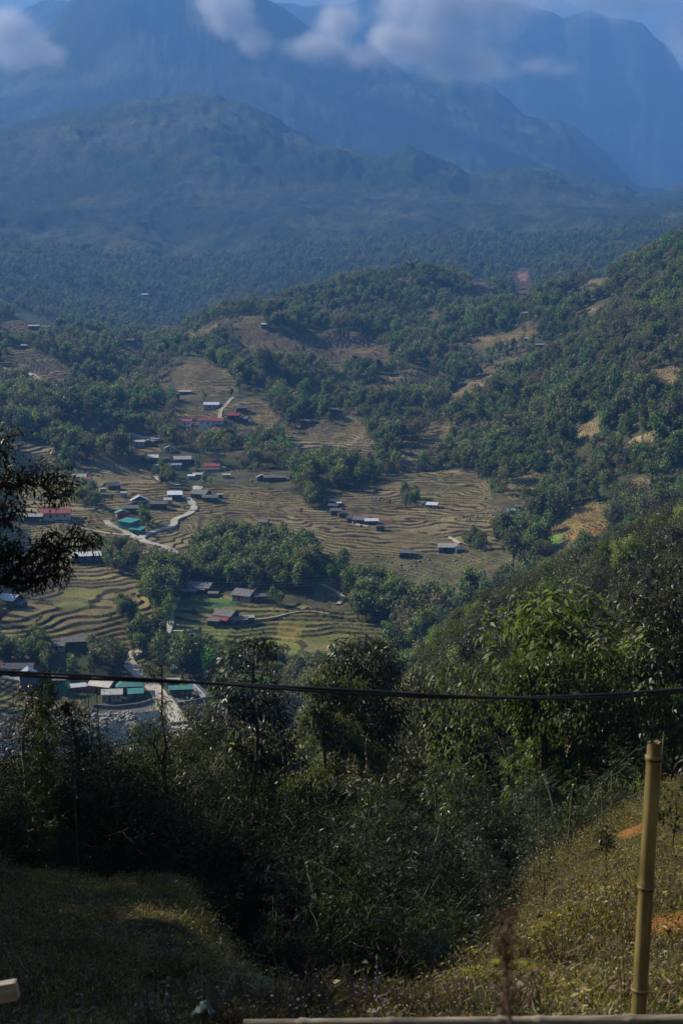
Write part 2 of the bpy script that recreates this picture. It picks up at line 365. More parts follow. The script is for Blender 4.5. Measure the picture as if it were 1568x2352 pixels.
def leaf_mat(name, dark, light, trans=.28, rough=.42, hue=.03, spec=.5, val=.5):
    m_, n, l, b = mat(name)
    at_ = n.new('ShaderNodeAttribute'); at_.attribute_name = 'tint'
    mx = n.new('ShaderNodeMix'); mx.data_type = 'RGBA'; l.new(at_.outputs['Fac'], mx.inputs[0])
    mx.inputs[6].default_value = (*dark, 1); mx.inputs[7].default_value = (*light, 1)
    oi = n.new('ShaderNodeObjectInfo'); hs = n.new('ShaderNodeHueSaturation')
    m1 = n.new('ShaderNodeMapRange'); m1.inputs[3].default_value = .5 - hue; m1.inputs[4].default_value = .5 + hue
    l.new(oi.outputs['Random'], m1.inputs[0]); l.new(m1.outputs[0], hs.inputs['Hue'])
    ml = n.new('ShaderNodeMath'); ml.operation = 'MULTIPLY'; ml.inputs[1].default_value = 7.77; l.new(oi.outputs['Random'], ml.inputs[0])
    fr_ = n.new('ShaderNodeMath'); fr_.operation = 'FRACT'; l.new(ml.outputs[0], fr_.inputs[0])
    m2 = n.new('ShaderNodeMapRange'); m2.inputs[3].default_value = 1 - val; m2.inputs[4].default_value = 1 + val
    l.new(fr_.outputs[0], m2.inputs[0]); l.new(m2.outputs[0], hs.inputs['Value'])
    ml3 = n.new('ShaderNodeMath'); ml3.operation = 'MULTIPLY'; ml3.inputs[1].default_value = 23.3; l.new(oi.outputs['Random'], ml3.inputs[0])
    fr3 = n.new('ShaderNodeMath'); fr3.operation = 'FRACT'; l.new(ml3.outputs[0], fr3.inputs[0])
    m3 = n.new('ShaderNodeMapRange'); m3.inputs[3].default_value = .45; m3.inputs[4].default_value = 1.1
    l.new(fr3.outputs[0], m3.inputs[0]); l.new(m3.outputs[0], hs.inputs['Saturation'])
    l.new(mx.outputs[2], hs.inputs['Color']); l.new(hs.outputs[0], b.inputs['Base Color'])
    b.inputs['Roughness'].default_value = rough; b.inputs['Specular IOR Level'].default_value = spec
    tr = n.new('ShaderNodeBsdfTranslucent'); g = n.new('ShaderNodeMix'); g.data_type = 'RGBA'; g.blend_type = 'MULTIPLY'; g.inputs[0].default_value = 1
    l.new(hs.outputs[0], g.inputs[6]); g.inputs[7].default_value = (1.5, 1.6, .55, 1)
    l.new(g.outputs[2], tr.inputs[0])
    ms = n.new('ShaderNodeMixShader'); ms.inputs[0].default_value = trans
    l.new(b.outputs[0], ms.inputs[1]); l.new(tr.outputs[0], ms.inputs[2]); l.new(ms.outputs[0], n['Material Output'].inputs[0])
    return m_

# ------------------------------------------------------------------ object helpers
def tag(o, label=None, cat=None, group=None, kind=None):
    if label: o['label'] = label
    if cat: o['category'] = cat
    if group: o['group'] = group
    if kind: o['kind'] = kind
    return o
def np_mesh(name, V, Q, mats, tint=None, smooth=False, midx=None, color=None):
    V = np.asarray(V, np.float32); Q = np.asarray(Q, np.int32); n = Q.shape[1]
    me = bpy.data.meshes.new(name)
    me.vertices.add(len(V)); me.vertices.foreach_set('co', V.ravel())
    me.loops.add(Q.size); me.loops.foreach_set('vertex_index', Q.ravel())
    me.polygons.add(len(Q)); me.polygons.foreach_set('loop_start', np.arange(0, Q.size, n, dtype=np.int32))
    me.polygons.foreach_set('loop_total', np.full(len(Q), n, np.int32))
    if midx is not None: me.polygons.foreach_set('material_index', np.asarray(midx, np.int32))
    if smooth: me.polygons.foreach_set('use_smooth', np.ones(len(Q), bool))
    for m_ in (mats if isinstance(mats, (list, tuple)) else [mats]): me.materials.append(m_)
    if tint is not None:
        a = me.attributes.new('tint', 'FLOAT', 'POINT'); a.data.foreach_set('value', np.asarray(tint, np.float32))
    if color is not None:
        a = me.attributes.new('ground_colour', 'FLOAT_COLOR', 'POINT')
        c4 = np.ones((len(V), 4), np.float32); c4[:, :3] = color.reshape(-1, 3); a.data.foreach_set('color', c4.ravel())
    me.update(calc_edges=True)
    return me
def link(name, me, parent=None, loc=None, rot=None, scale=None):
    o = bpy.data.objects.new(name, me); C.objects.link(o)
    if parent: o.parent = parent
    if loc is not None: o.location = loc
    if rot is not None: o.rotation_euler = rot
    if scale is not None: o.scale = scale if hasattr(scale, '__len__') else (scale,) * 3
    return o
def empty(name, loc, rz=0):
    o = bpy.data.objects.new(name, None); C.objects.link(o); o.location = loc; o.rotation_euler = (0, 0, rz); o.empty_display_size = .3
    return o
class MB:
    """collects boxes, tubes and faces for one mesh"""
    def __init__(s): s.v = []; s.f = []; s.mi = []
    def add(s, vs, fs, mi=0):
        b = len(s.v); s.v += [tuple(map(float, q)) for q in vs]; s.f += [tuple(b + i for i in f) for f in fs]; s.mi += [mi] * len(fs)
    def box(s, x0, x1, y0, y1, z0, z1, mi=0):
        s.add([(x0,y0,z0),(x1,y0,z0),(x1,y1,z0),(x0,y1,z0),(x0,y0,z1),(x1,y0,z1),(x1,y1,z1),(x0,y1,z1)],
              [(3,2,1,0),(4,5,6,7),(0,1,5,4),(1,2,6,5),(2,3,7,6),(3,0,4,7)], mi)
    def tube(s, pts, rad, n=8, cap=True, mi=0):
        pts = np.asarray(pts, float); rad = np.broadcast_to(rad, len(pts))
        V, Q = tube_np(pts, rad, n); s.add(V, [tuple(q) for q in Q], mi)
        if cap:
            b = len(s.v) - len(V); s.f += [tuple(b + i for i in range(n))[::-1], tuple(b + len(V) - n + i for i in range(n))]; s.mi += [mi] * 2
    def build(s, name, mats, parent=None, smooth=False, loc=None, rot=None):
        me = bpy.data.meshes.new(name); me.from_pydata(s.v, [], s.f)
        for m_ in (mats if isinstance(mats, (list, tuple)) else [mats]): me.materials.append(m_)
        me.polygons.foreach_set('material_index', s.mi)
        if smooth: me.polygons.foreach_set('use_smooth', [True] * len(s.f))
        me.update(); return link(name, me, parent, loc, rot)
def tube_np(pts, rad, n=6):
    t = np.gradient(pts, axis=0); t /= np.linalg.norm(t, axis=1, keepdims=True) + 1e-9
    ref = np.array([0, 0, 1.]) if abs(t[0, 2]) < .9 else np.array([1., 0, 0])
    u = np.cross(t, ref); u /= np.linalg.norm(u, axis=1, keepdims=True) + 1e-9; v = np.cross(t, u)
    a = np.linspace(0, 2 * np.pi, n, endpoint=False)
    V = pts[:, None, :] + rad[:, None, None] * (np.cos(a)[None, :, None] * u[:, None, :] + np.sin(a)[None, :, None] * v[:, None, :])
    V = V.reshape(-1, 3); m_ = len(pts)
    i = np.arange(m_ - 1)[:, None] * n; j = np.arange(n)[None, :]; j2 = (j + 1) % n
    Q = np.stack([i + j, i + j2, i + n + j2, i + n + j], -1).reshape(-1, 4)
    return V, Q

# ------------------------------------------------------------------ ground sheet
gm, n, l, b = mat('ground')
ca = n.new('ShaderNodeAttribute'); ca.attribute_name = 'ground_colour'
geo = n.new('ShaderNodeNewGeometry')
nz = n.new('ShaderNodeTexNoise'); nz.inputs['Scale'].default_value = .9; nz.inputs['Detail'].default_value = 8; nz.inputs['Roughness'].default_value = .65
l.new(geo.outputs['Position'], nz.inputs['Vector'])
mr = n.new('ShaderNodeMapRange'); mr.inputs[1].default_value = .3; mr.inputs[2].default_value = .7; mr.inputs[3].default_value = .55; mr.inputs[4].default_value = 1.45
l.new(nz.outputs['Fac'], mr.inputs[0])
nzf = n.new('ShaderNodeTexNoise'); nzf.inputs['Scale'].default_value = .06; nzf.inputs['Detail'].default_value = 6; nzf.inputs['Roughness'].default_value = .7
l.new(geo.outputs['Position'], nzf.inputs['Vector'])
mrf = n.new('ShaderNodeMapRange'); mrf.inputs[1].default_value = .3; mrf.inputs[2].default_value = .7; mrf.inputs[3].default_value = .6; mrf.inputs[4].default_value = 1.4
l.new(nzf.outputs['Fac'], mrf.inputs[0])
mu = n.new('ShaderNodeMath'); mu.operation = 'MULTIPLY'; l.new(mr.outputs[0], mu.inputs[0]); l.new(mrf.outputs[0], mu.inputs[1])
vm = n.new('ShaderNodeVectorMath'); vm.operation = 'SCALE'; l.new(ca.outputs['Color'], vm.inputs[0]); l.new(mu.outputs[0], vm.inputs['Scale'])
l.new(vm.outputs[0], b.inputs['Base Color']); b.inputs['Roughness'].default_value = 1; b.inputs['Specular IOR Level'].default_value = .1
nb = n.new('ShaderNodeTexNoise'); nb.inputs['Scale'].default_value = .07; nb.inputs['Detail'].default_value = 9; nb.inputs['Roughness'].default_value = .7
l.new(geo.outputs['Position'], nb.inputs['Vector'])
bp = n.new('ShaderNodeBump'); bp.inputs['Strength'].default_value = 1.0; bp.inputs['Distance'].default_value = 5.0
# coarse crown-like relief only on far wooded slopes
sx = n.new('ShaderNodeVectorMath'); sx.operation = 'LENGTH'; l.new(geo.outputs['Position'], sx.inputs[0])
ms_ = n.new('ShaderNodeMapRange'); ms_.inputs[1].default_value = 1500; ms_.inputs[2].default_value = 2600; ms_.inputs[3].default_value = .03; ms_.inputs[4].default_value = .55
l.new(sx.outputs['Value'], ms_.inputs[0])
mh = n.new('ShaderNodeMath'); mh.operation = 'MULTIPLY'; l.new(nb.outputs['Fac'], mh.inputs[0]); l.new(ms_.outputs[0], mh.inputs[1])
mh2 = n.new('ShaderNodeMath'); mh2.operation = 'MULTIPLY'; mh2.inputs[1].default_value = 6; l.new(mh.outputs[0], mh2.inputs[0])
l.new(mh2.outputs[0], bp.inputs['Height']); l.new(bp.outputs[0], b.inputs['Normal'])
V = np.stack([X, Y, Z], -1).reshape(-1, 3)
ii = np.arange(ND - 1)[:, None] * NA; jj = np.arange(NA - 1)[None, :]
Q = np.stack([ii + jj, ii + jj + 1, ii + NA + jj + 1, ii + NA + jj], -1).reshape(-1, 4)[:, ::-1]
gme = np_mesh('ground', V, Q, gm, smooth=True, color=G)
# centre plug under the camera
tag(link('ground', gme), kind='structure')
MB_ = MB(); a_ = np.linspace(-np.pi, np.pi, 25)[:-1]
MB_.add([(0, 0, -2.95)] + [(1.21 * math.sin(q), 1.21 * math.cos(q), -3.0) for q in a_], [(0, 1 + (i + 1) % 24, 1 + i) for i in range(24)])
tag(MB_.build('ground', noise_mat('bare soil', (.08, .06, .03), (.12, .09, .05), 3)), kind='structure')

# ------------------------------------------------------------------ haze
hm_ = bpy.data.materials.new('haze'); hm_.use_nodes = True; hn = hm_.node_tree.nodes; hn.clear()
pv_ = hn.new('ShaderNodeVolumePrincipled'); ho = hn.new('ShaderNodeOutputMaterial')
hm_.node_tree.links.new(pv_.outputs[0], ho.inputs['Volume'])
HAZE = 1.35e-4
pv_.inputs['Density'].default_value = HAZE; pv_.inputs['Color'].default_value = (.138, .350, .81, 1); pv_.inputs['Anisotropy'].default_value = .1
hb = MB(); zlo = float(Z.min()) - 1.0; zhi = float(Z.max()) + 20
hb.box(-15000, 15000, -15000, 15000, zlo, zhi)
ho_ = hb.build('haze', hm_); tag(ho_, 'thin blue air haze filling the whole valley', 'haze', kind='stuff'); ho_.visible_shadow = True
HOUSE_SPOTS = []        # (x, y, radius) of every building, kept free of trees

# ================================================================== BUILDINGS
def roof_mat(name, c1, c2, wave=8, rough=.6, spec=.35):
    m_ = noise_mat(name, c1, c2, .9, rough, 0, spec, detail=6)
    n = m_.node_tree.nodes; l = m_.node_tree.links; b = n['Principled BSDF']
    tc = n.new('ShaderNodeTexCoord'); w = n.new('ShaderNodeTexWave'); w.bands_direction = 'X'; w.inputs['Scale'].default_value = wave / 6.28
    l.new(tc.outputs['Object'], w.inputs['Vector'])
    bp = n.new('ShaderNodeBump'); bp.inputs['Strength'].default_value = .6; bp.inputs['Distance'].default_value = .06
    l.new(w.outputs['Fac'], bp.inputs['Height']); l.new(bp.outputs[0], b.inputs['Normal'])
    return m_
RM = dict(
 grey=roof_mat('weathered fibre roof', (.10, .10, .095), (.17, .165, .155)), dark=roof_mat('dark old roof', (.045, .045, .045), (.085, .08, .075)),
 light=roof_mat('pale fibre roof', (.34, .32, .28), (.48, .45, .40)), white=roof_mat('bright metal roof', (.62, .63, .64), (.78, .78, .78), rough=.4),
 teal=roof_mat('teal metal roof', (.05, .22, .19), (.08, .30, .25), rough=.4), red=roof_mat('red metal roof', (.25, .035, .03), (.34, .06, .05), rough=.45),
 cream=roof_mat('cream roof', (.52, .48, .38), (.62, .58, .48)), black=roof_mat('black roof', (.022, .022, .024), (.045, .045, .048)),
 blue=roof_mat('blue grey roof', (.16, .22, .28), (.28, .34, .40)))
WM = dict(
 wood=noise_mat('old boards', (.05, .04, .03), (.12, .095, .07), 2, stretch=(4, 4, .4)), white=noise_mat('whitewash', (.55, .55, .52), (.70, .69, .66), 1.5),
 teal=noise_mat('teal sheet wall', (.03, .15, .13), (.05, .20, .17), 1), blue=noise_mat('blue painted wall', (.03, .07, .18), (.05, .10, .25), 1),
 slate=noise_mat('blue grey wall', (.06, .09, .13), (.09, .12, .17), 1), pale=noise_mat('pale plaster', (.28, .26, .22), (.38, .36, .31), 1.2),
 brick=noise_mat('orange brick', (.30, .10, .04), (.40, .15, .07), 6), dark=noise_mat('dark wall', (.03, .03, .03), (.06, .055, .05), 2))
M_door = noise_mat('door boards', (.03, .022, .015), (.06, .045, .03), 3); M_glass = noise_mat('dark window glass', (.012, .015, .02), (.03, .035, .04), 2, rough=.15, spec=.6)
M_frame = noise_mat('window frame paint', (.30, .30, .28), (.42, .41, .38), 4)
def house(x, y, wpx, ar, yaw, hw, style, rc, wc, name, label, cat='house', pitch=24, group=None, extra=None):
    p, d = hit(x, y); w = wpx * d / F * 1.12; dp = w * ar; yaw = R(yaw)
    cs, sn = math.cos(yaw), math.sin(yaw)
    xs = [p[0] + cs * a * w / 2 - sn * b_ * dp / 2 for a in (-1, 0, 1) for b_ in (-1, 0, 1)]; ys = [p[1] + sn * a * w / 2 + cs * b_ * dp / 2 for a in (-1, 0, 1) for b_ in (-1, 0, 1)]
    zz = ground_z(xs, ys); z0 = float(np.percentile(zz, 60)); zl_ = float(zz.min()) - z0 - .4
    HOUSE_SPOTS.append((p[0], p[1], max(w, dp) * .55))
    o = empty(name, (p[0], p[1], z0), yaw); tag(o, label, cat, group); LANDMARKS.append((x, y, label))
    hx, hy = w / 2, dp / 2; t = .16
    W_ = MB(); rh = math.tan(R(pitch)) * hy
    W_.box(-hx, hx, -hy, hy, zl_, hw)
    if style == 'gable':                                   # ridge runs along the long side
        for s in (-1, 1): W_.add([(s * hx, -hy, hw), (s * hx, hy, hw), (s * hx, 0, hw + rh)], [(0, 1, 2) if s > 0 else (0, 2, 1)])
    elif style == 'front':                                 # ridge runs front to back
        rh = math.tan(R(pitch)) * hx
        for s in (-1, 1): W_.add([(-hx, s * hy, hw), (hx, s * hy, hw), (0, s * hy, hw + rh)], [(0, 1, 2) if s < 0 else (0, 2, 1)])
    elif style == 'shed':
        rh = math.tan(R(pitch)) * dp
        W_.add([(-hx, -hy, hw), (hx, -hy, hw), (hx, hy, hw), (-hx, hy, hw), (-hx, hy, hw + rh), (hx, hy, hw + rh)], [(2, 3, 4, 5), (1, 2, 5), (0, 4, 3)])
    W_.build('wall', WM[wc], o)
    e = min(.7, .09 * w + .12); ex = min(.5, .05 * w + .1)
    Rf = MB(); tp = math.tan(R(pitch))
    def slab(q):
        q = [np.array(v, float) for v in q]; nrm = np.cross(q[1] - q[0], q[3] - q[0]); nrm /= np.linalg.norm(nrm)
        if nrm[2] < 0: nrm = -nrm; q = q[::-1]
        a = [v + nrm * .03 for v in q]; b_ = [v + nrm * (.03 + t * .6) for v in q]
        Rf.add(a + b_, [(3, 2, 1, 0), (4, 5, 6, 7), (0, 1, 5, 4), (1, 2, 6, 5), (2, 3, 7, 6), (3, 0, 4, 7)])
    if style == 'gable':
        for s in (-1, 1): slab([(-hx - ex, s * (hy + e), hw - e * tp), (hx + ex, s * (hy + e), hw - e * tp), (hx + ex, 0, hw + rh), (-hx - ex, 0, hw + rh)])
    elif style == 'front':
        for s in (-1, 1): slab([(s * (hx + e), -hy - ex, hw - e * tp), (s * (hx + e), hy + ex, hw - e * tp), (0, hy + ex, hw + rh), (0, -hy - ex, hw + rh)])
    elif style == 'shed':
        slab([(-hx - ex, -hy - e, hw - e * tp), (hx + ex, -hy - e, hw - e * tp), (hx + ex, hy + e, hw + rh + e * tp), (-hx - ex, hy + e, hw + rh + e * tp)])
    elif style == 'hip':
        rl = max(hx - hy, .2); rh = tp * hy; E = [(-hx - e, -hy - e), (hx + e, -hy - e), (hx + e, hy + e), (-hx - e, hy + e)]; ze = hw - e * tp + .03
        vs = [(a, b_, ze) for a, b_ in E] + [(-rl, 0, hw + rh), (rl, 0, hw + rh)] + [(a, b_, ze - .1) for a, b_ in E]
        Rf.add(vs, [(0, 1, 5, 4), (2, 3, 4, 5), (1, 2, 5), (3, 0, 4), (9, 8, 7, 6), (0, 6, 7, 1), (1, 7, 8, 2), (2, 8, 9, 3), (3, 9, 6, 0)])
    ro = Rf.build('roof', RM[rc], o)
    if wpx >= 17:
        Dm = MB(); dxp = -w * .12; Dm.box(dxp - .5, dxp + .5, -hy - .05, -hy + .02, 0.05, min(2.05, hw - .2)); Dm.build('door', M_door, o)
        for sx_ in ([-.34, .24] if wpx < 36 else [-.38, .1, .34]):
            if hw < 2: continue
            cxw = sx_ * w; Wn = MB(); Wn.box(cxw - .55, cxw + .55, -hy - .06, -hy + .02, .95, 1.95); wo_ = Wn.build('window', M_frame, o)
            Gl = MB(); Gl.box(cxw - .46, cxw - .03, -hy - .075, -hy - .04, 1.03, 1.87); Gl.box(cxw + .03, cxw + .46, -hy - .075, -hy - .04, 1.03, 1.87); Gl.build('pane', M_glass, wo_)
    if style == 'gable' and w > 6:
        Rd = MB(); Rd.tube([(-hx - ex, 0, hw + rh + .09), (hx + ex, 0, hw + rh + .09)], .09, 5); Rd.build('ridge_cap', RM[rc], ro)
    if extra: extra(o, w, dp, hw, d)
    return o
def lean_to(rc, side=-1, frac=.8, dep=2.2, drop=.5, x0=None):
    def f(o, w, dp, hw, d):
        m_ = MB(); a, b_ = -w * frac / 2, w * frac / 2; y0 = side * dp / 2; y1 = side * (dp / 2 + dep); z0 = hw - .35; z1 = z0 - drop
        vs = [(a, y0, z0), (b_, y0, z0), (b_, y1, z1), (a, y1, z1)]; vs += [(q[0], q[1], q[2] + .08) for q in vs]
        fs = [(3, 2, 1, 0), (4, 5, 6, 7), (0, 1, 5, 4), (1, 2, 6, 5), (2, 3, 7, 6), (3, 0, 4, 7)]
        m_.add(vs, fs if side > 0 else [g[::-1] for g in fs]); m_.build('porch_roof', RM[rc], o)
        for q in (a + .15, (a + b_) / 2, b_ - .15):
            k = MB(); k.tube([(q, y1 - side * .15, -.4), (q, y1 - side * .15, z1)], .07, 6); k.build('post', WM['wood'], o)
    return f
H = house
LANDMARKS = []
H(297, 1218, 38, .62, -38, 4.6, 'shed', 'teal', 'teal', 'metal_hall', 'tall teal metal hall with a sloping roof at the fork of the pale road', 'hall', 9)
H(316, 1228, 28, .55, -30, 3.0, 'shed', 'teal', 'teal', 'metal_shed', 'lower teal metal shed joined to the right side of the tall teal hall', 'shed', 12)
H(127, 1189, 62, .42, 4, 3.2, 'gable', 'red', 'white', 'school_building', 'long red roofed building with a whitewashed gable end behind the left tree', 'building', 24, None, lean_to('red', -1, .9, 1.5, .3))
H(78, 1196, 36, .45, 2, 2.8, 'gable', 'light', 'dark', 'long_shed', 'long pale grey roofed shed just left of the long red roofed building', 'shed')
H(183, 1103, 26, .75, 8, 2.6, 'gable', 'light', 'wood', 'farmhouse', 'pale grey roofed farmhouse on bare ground above the round dark tree clump', 'house')
H(203, 1107, 14, .8, -10, 2.2, 'gable', 'red', 'white', 'small_hut', 'small dull red roofed hut beside the pale grey farmhouse at left', 'hut')
H(158, 1138, 20, .8, 30, 2.0, 'gable', 'light', 'wood', 'tent_shelter', 'pale peaked shelter left of the round dark tree clump', 'shelter', 32)
H(258, 1124, 27, .8, 35, 2.6, 'gable', 'grey', 'wood', 'farmhouse', 'grey gabled farmhouse among bare trees right of the round tree clump', 'house', 26)
H(285, 1140, 12, .8, 0, 2.2, 'gable', 'light', 'pale', 'small_hut', 'tiny pale roofed hut below the grey gabled farmhouse among bare trees', 'hut')
H(281, 1188, 24, .7, 20, 2.8, 'front', 'teal', 'brick', 'brick_house', 'small orange brick house with a teal roof edge above the teal hall', 'house', 22)
H(300, 1177, 32, .6, 8, 2.8, 'gable', 'grey', 'wood', 'farmhouse', 'grey roofed house directly behind the orange brick house', 'house')
H(321, 1159, 32, .75, 10, 2.7, 'front', 'light', 'blue', 'gable_house', 'pale roofed house with a dark blue gable facing the valley', 'house', 27, None, lean_to('light', -1, .95, 1.6, .4))
H(362, 1165, 38, .5, 6, 2.5, 'gable', 'grey', 'dark', 'long_house', 'long low grey roofed house right of the blue gabled house', 'house', 20)
H(386, 1158, 15, .8, 8, 2.4, 'shed', 'light', 'pale', 'small_hut', 'small pale roofed annex at the right end of the long low grey house', 'annex', 14)
H(402, 1145, 28, .7, 8, 2.6, 'shed', 'white', 'blue', 'metal_roof_house', 'white metal roofed house with dark blue walls below the terraces', 'house', 12)
H(462, 1143, 34, .75, -25, 2.6, 'gable', 'grey', 'wood', 'farmhouse', 'large grey roofed farmhouse beside the bend of the pale road', 'house', 26)
H(483, 1150, 30, .6, 5, 2.4, 'gable', 'grey', 'wood', 'farmhouse', 'second grey roofed house right of the farmhouse at the road bend', 'house', 22)
H(200, 1288, 56, .55, 12, 3.2, 'gable', 'white', 'dark', 'metal_roof_barn', 'wide bright white metal roofed barn under the tips of the left tree', 'barn', 17)
H(24, 1390, 42, .8, -25, 2.8, 'gable', 'white', 'wood', 'patched_shed', 'bright white patched roof shed at the left edge of the terraces', 'shed', 26)
H(48, 1396, 22, .8, -30, 2.0, 'shed', 'grey', 'wood', 'lean_shed', 'small grey lean shed in front of the bright white patched shed', 'shed', 15)
H(172, 1484, 50, .6, 10, 2.6, 'gable', 'grey', 'wood', 'farmhouse', 'dark grey roofed farmhouse half hidden in bushes behind thin bamboo stems', 'house', 22)
H(135, 1492, 26, .8, 5, 2.2, 'gable', 'grey', 'pale', 'farmhouse', 'smaller grey roofed house left of the farmhouse half hidden in bushes', 'house')
H(44, 1546, 60, .6, 2, 2.6, 'gable', 'black', 'pale', 'black_roof_barn', 'black roofed barn by the road at the lower left', 'barn', 18)
H(67, 1583, 36, .9, 15, 5.2, 'front', 'blue', 'slate', 'slate_house', 'tall slate blue walled house with a steep grey roof above the river', 'house', 34)
H(112, 1571, 46, .3, 0, 3.0, 'shed', 'white', 'pale', 'long_shed', 'long low shed with a thin white roof between the slate blue and narrow teal houses', 'shed', 6)
H(139, 1592, 26, .85, 0, 5.4, 'shed', 'grey', 'teal', 'tower_house', 'narrow tall dark teal walled house with a flat grey roof', 'house', 6)
H(180, 1586, 30, .7, 20, 2.0, 'gable', 'white', 'wood', 'tarpaulin_shelter', 'low shelter under rumpled white tarpaulin right of the narrow teal walled house', 'shelter', 20)
H(240, 1590, 48, .85, -22, 3.4, 'gable', 'cream', 'brick', 'cream_roof_house', 'cream roofed house with orange brick walls by the river wall', 'house', 28)
H(258, 1609, 40, .5, 8, 2.8, 'shed', 'light', 'pale', 'corrugated_shed', 'long pale corrugated roof shed in front of the cream roofed house', 'shed', 10)
H(300, 1590, 52, .7, 8, 3.6, 'hip', 'teal', 'dark', 'teal_roof_house', 'large teal hipped roof house between the cream roofed house and the road', 'house', 28)
H(312, 1606, 30, .5, 12, 2.6, 'shed', 'teal', 'dark', 'teal_annex', 'low teal roofed annex in front of the large teal hipped roof house', 'annex', 16)
H(281, 1585, 20, .8, 30, 4.4, 'gable', 'grey', 'dark', 'grey_roof_annex', 'small grey roofed wing squeezed against the large teal hipped roof', 'annex', 26)
H(415, 1597, 46, .5, 8, 3.0, 'gable', 'teal', 'dark', 'teal_roof_house', 'small teal roofed house between the concrete bridge and the steel footbridge', 'house', 20)
H(398, 1580, 26, .8, 8, 3.0, 'gable', 'cream', 'dark', 'farmhouse', 'cream grey roofed house behind the small teal roofed house by the footbridge', 'house', 20)
H(403, 1546, 16, .8, 0, 2.2, 'shed', 'blue', 'dark', 'small_hut', 'tiny blue grey roofed hut at the foot of the wood above the bridge', 'hut', 14)
H(462, 1358, 48, .7, -18, 2.7, 'gable', 'grey', 'wood', 'farmhouse', 'wide weathered grey farmhouse left of the red earth patch', 'house', 24, None, lean_to('grey', -1, .8, 2, .5))
H(437, 1366, 28, .6, 5, 2.0, 'gable', 'grey', 'wood', 'small_barn', 'small grey barn in front of the wide weathered farmhouse', 'barn', 18)
H(491, 1371, 20, .7, -5, 2.0, 'gable', 'grey', 'wood', 'small_barn', 'small grey brown barn above the green vegetable beds', 'barn', 20)
H(563, 1377, 42, .8, -28, 2.8, 'gable', 'grey', 'pale', 'farmhouse', 'tall grey roofed farmhouse with a pale side wall above the green beds', 'house', 28)
H(598, 1378, 28, .7, 12, 2.2, 'gable', 'grey', 'wood', 'farmhouse', 'low grey annex right of the tall grey roofed farmhouse', 'annex', 18)
H(520, 1425, 42, .8, -28, 3.0, 'gable', 'grey', 'wood', 'farmhouse', 'big grey roofed farmhouse with a dark red front roof among green terraces', 'house', 26, None, lean_to('red', -1, 1.0, 3.2, 1.2))
H(492, 1434, 26, .7, -10, 2.0, 'gable', 'grey', 'wood', 'small_barn', 'small ramshackle barn in front of the farmhouse with the dark red front roof', 'barn', 18)
H(548, 1432, 34, .6, 12, 2.2, 'gable', 'grey', 'wood', 'small_barn', 'long grey barn joined to the right of the farmhouse with the dark red front roof', 'barn', 20)
H(570, 1427, 22, .8, 15, 2.0, 'gable', 'light', 'wood', 'small_barn', 'last small pale barn at the right end of the farmhouse row on green terraces', 'barn', 18)
H(965, 1515, 32, .7, -10, 2.6, 'gable', 'grey', 'wood', 'woodland_hut', 'small grey roofed hut alone in a woodland clearing beside a sandy track', 'hut', 24)
H(605, 1207, 20, .8, -15, 2.2, 'gable', 'grey', 'pale', 'field_hut', 'small grey field hut alone in the middle of the wide rice terraces', 'hut', 26)
H(669, 1247, 20, .8, 15, 2.2, 'gable', 'white', 'wood', 'field_hut', 'white roofed hut at the right edge of the big tree clump', 'hut', 22)
for (x_, y_, w_, yw, c_, lb) in ((762, 1160, 24, 10, 'dark', 'topmost dark roofed house of the tight cluster beside the wood'), (778, 1164, 10, 0, 'white', 'tiny white roofed lean-to of the tight dark roofed cluster'),
      (766, 1170, 20, -15, 'dark', 'middle dark roofed house of the tight cluster beside the wood'), (771, 1181, 22, 3, 'grey', 'square grey roofed house at the lower end of the tight cluster'), (783, 1188, 13, 20, 'dark', 'smallest dark hut below the square grey roof of the tight cluster')):
    H(x_, y_, w_, .75, yw, 2.3, 'gable', c_, 'wood', 'village_house', lb, 'house', 22, 'houses in the tight cluster beside the wood')
H(812, 1198, 24, .7, -22, 2.3, 'gable', 'dark', 'wood', 'farmhouse', 'dark roofed house at the left end of the row on the stone path', 'house', 24)
H(830, 1202, 30, .7, -20, 2.5, 'gable', 'grey', 'wood', 'farmhouse', 'brown grey roofed house in the middle of the row on the stone path', 'house', 24)
H(852, 1204, 26, .7, 5, 2.3, 'gable', 'white', 'blue', 'white_roof_house', 'white roofed house with a blue wall at the right end of the row', 'house', 20)
H(873, 1217, 16, .8, 0, 2.2, 'gable', 'dark', 'wood', 'field_hut', 'small dark hut just right of the white roofed house with the blue sheet', 'hut', 20)
H(993, 1167, 22, .8, -15, 2.3, 'gable', 'white', 'pale', 'field_hut', 'white roofed hut standing beside pale boulders on the far terraces', 'hut', 22)
H(1027, 1268, 37, .6, -2, 2.6, 'gable', 'light', 'blue', 'pale_roof_house', 'pale roofed house with blue lower walls on the right hand terraces', 'house', 26)
H(1056, 1270, 18, .8, 8, 2.0, 'shed', 'dark', 'blue', 'lean_shed', 'dark lean shed touching the right side of the pale roofed house with blue walls', 'shed', 12)
H(933, 1278, 30, .6, -2, 2.3, 'gable', 'grey', 'dark', 'field_hut', 'dark grey hut with one small bright roof light among stony terraces', 'hut', 22)
H(1018, 1381, 16, .8, 5, 2.2, 'gable', 'light', 'wood', 'field_hut', 'little grey hut at the lowest edge of the stony terraces', 'hut', 22)
H(602, 1104, 20, .8, 0, 2.4, 'front', 'light', 'wood', 'farmhouse', 'pale gabled porch house at the left end of the long roof under the wood', 'house', 24)
H(632, 1104, 46, .45, 2, 2.4, 'gable', 'grey', 'wood', 'long_house', 'long grey roofed house under the wood beside a rubble slope', 'house', 20)
H(486, 936, 30, .6, 2, 2.6, 'gable', 'white', 'pale', 'hillside_house', 'white roofed house with pale walls on a terrace above the long red roof', 'house', 24)
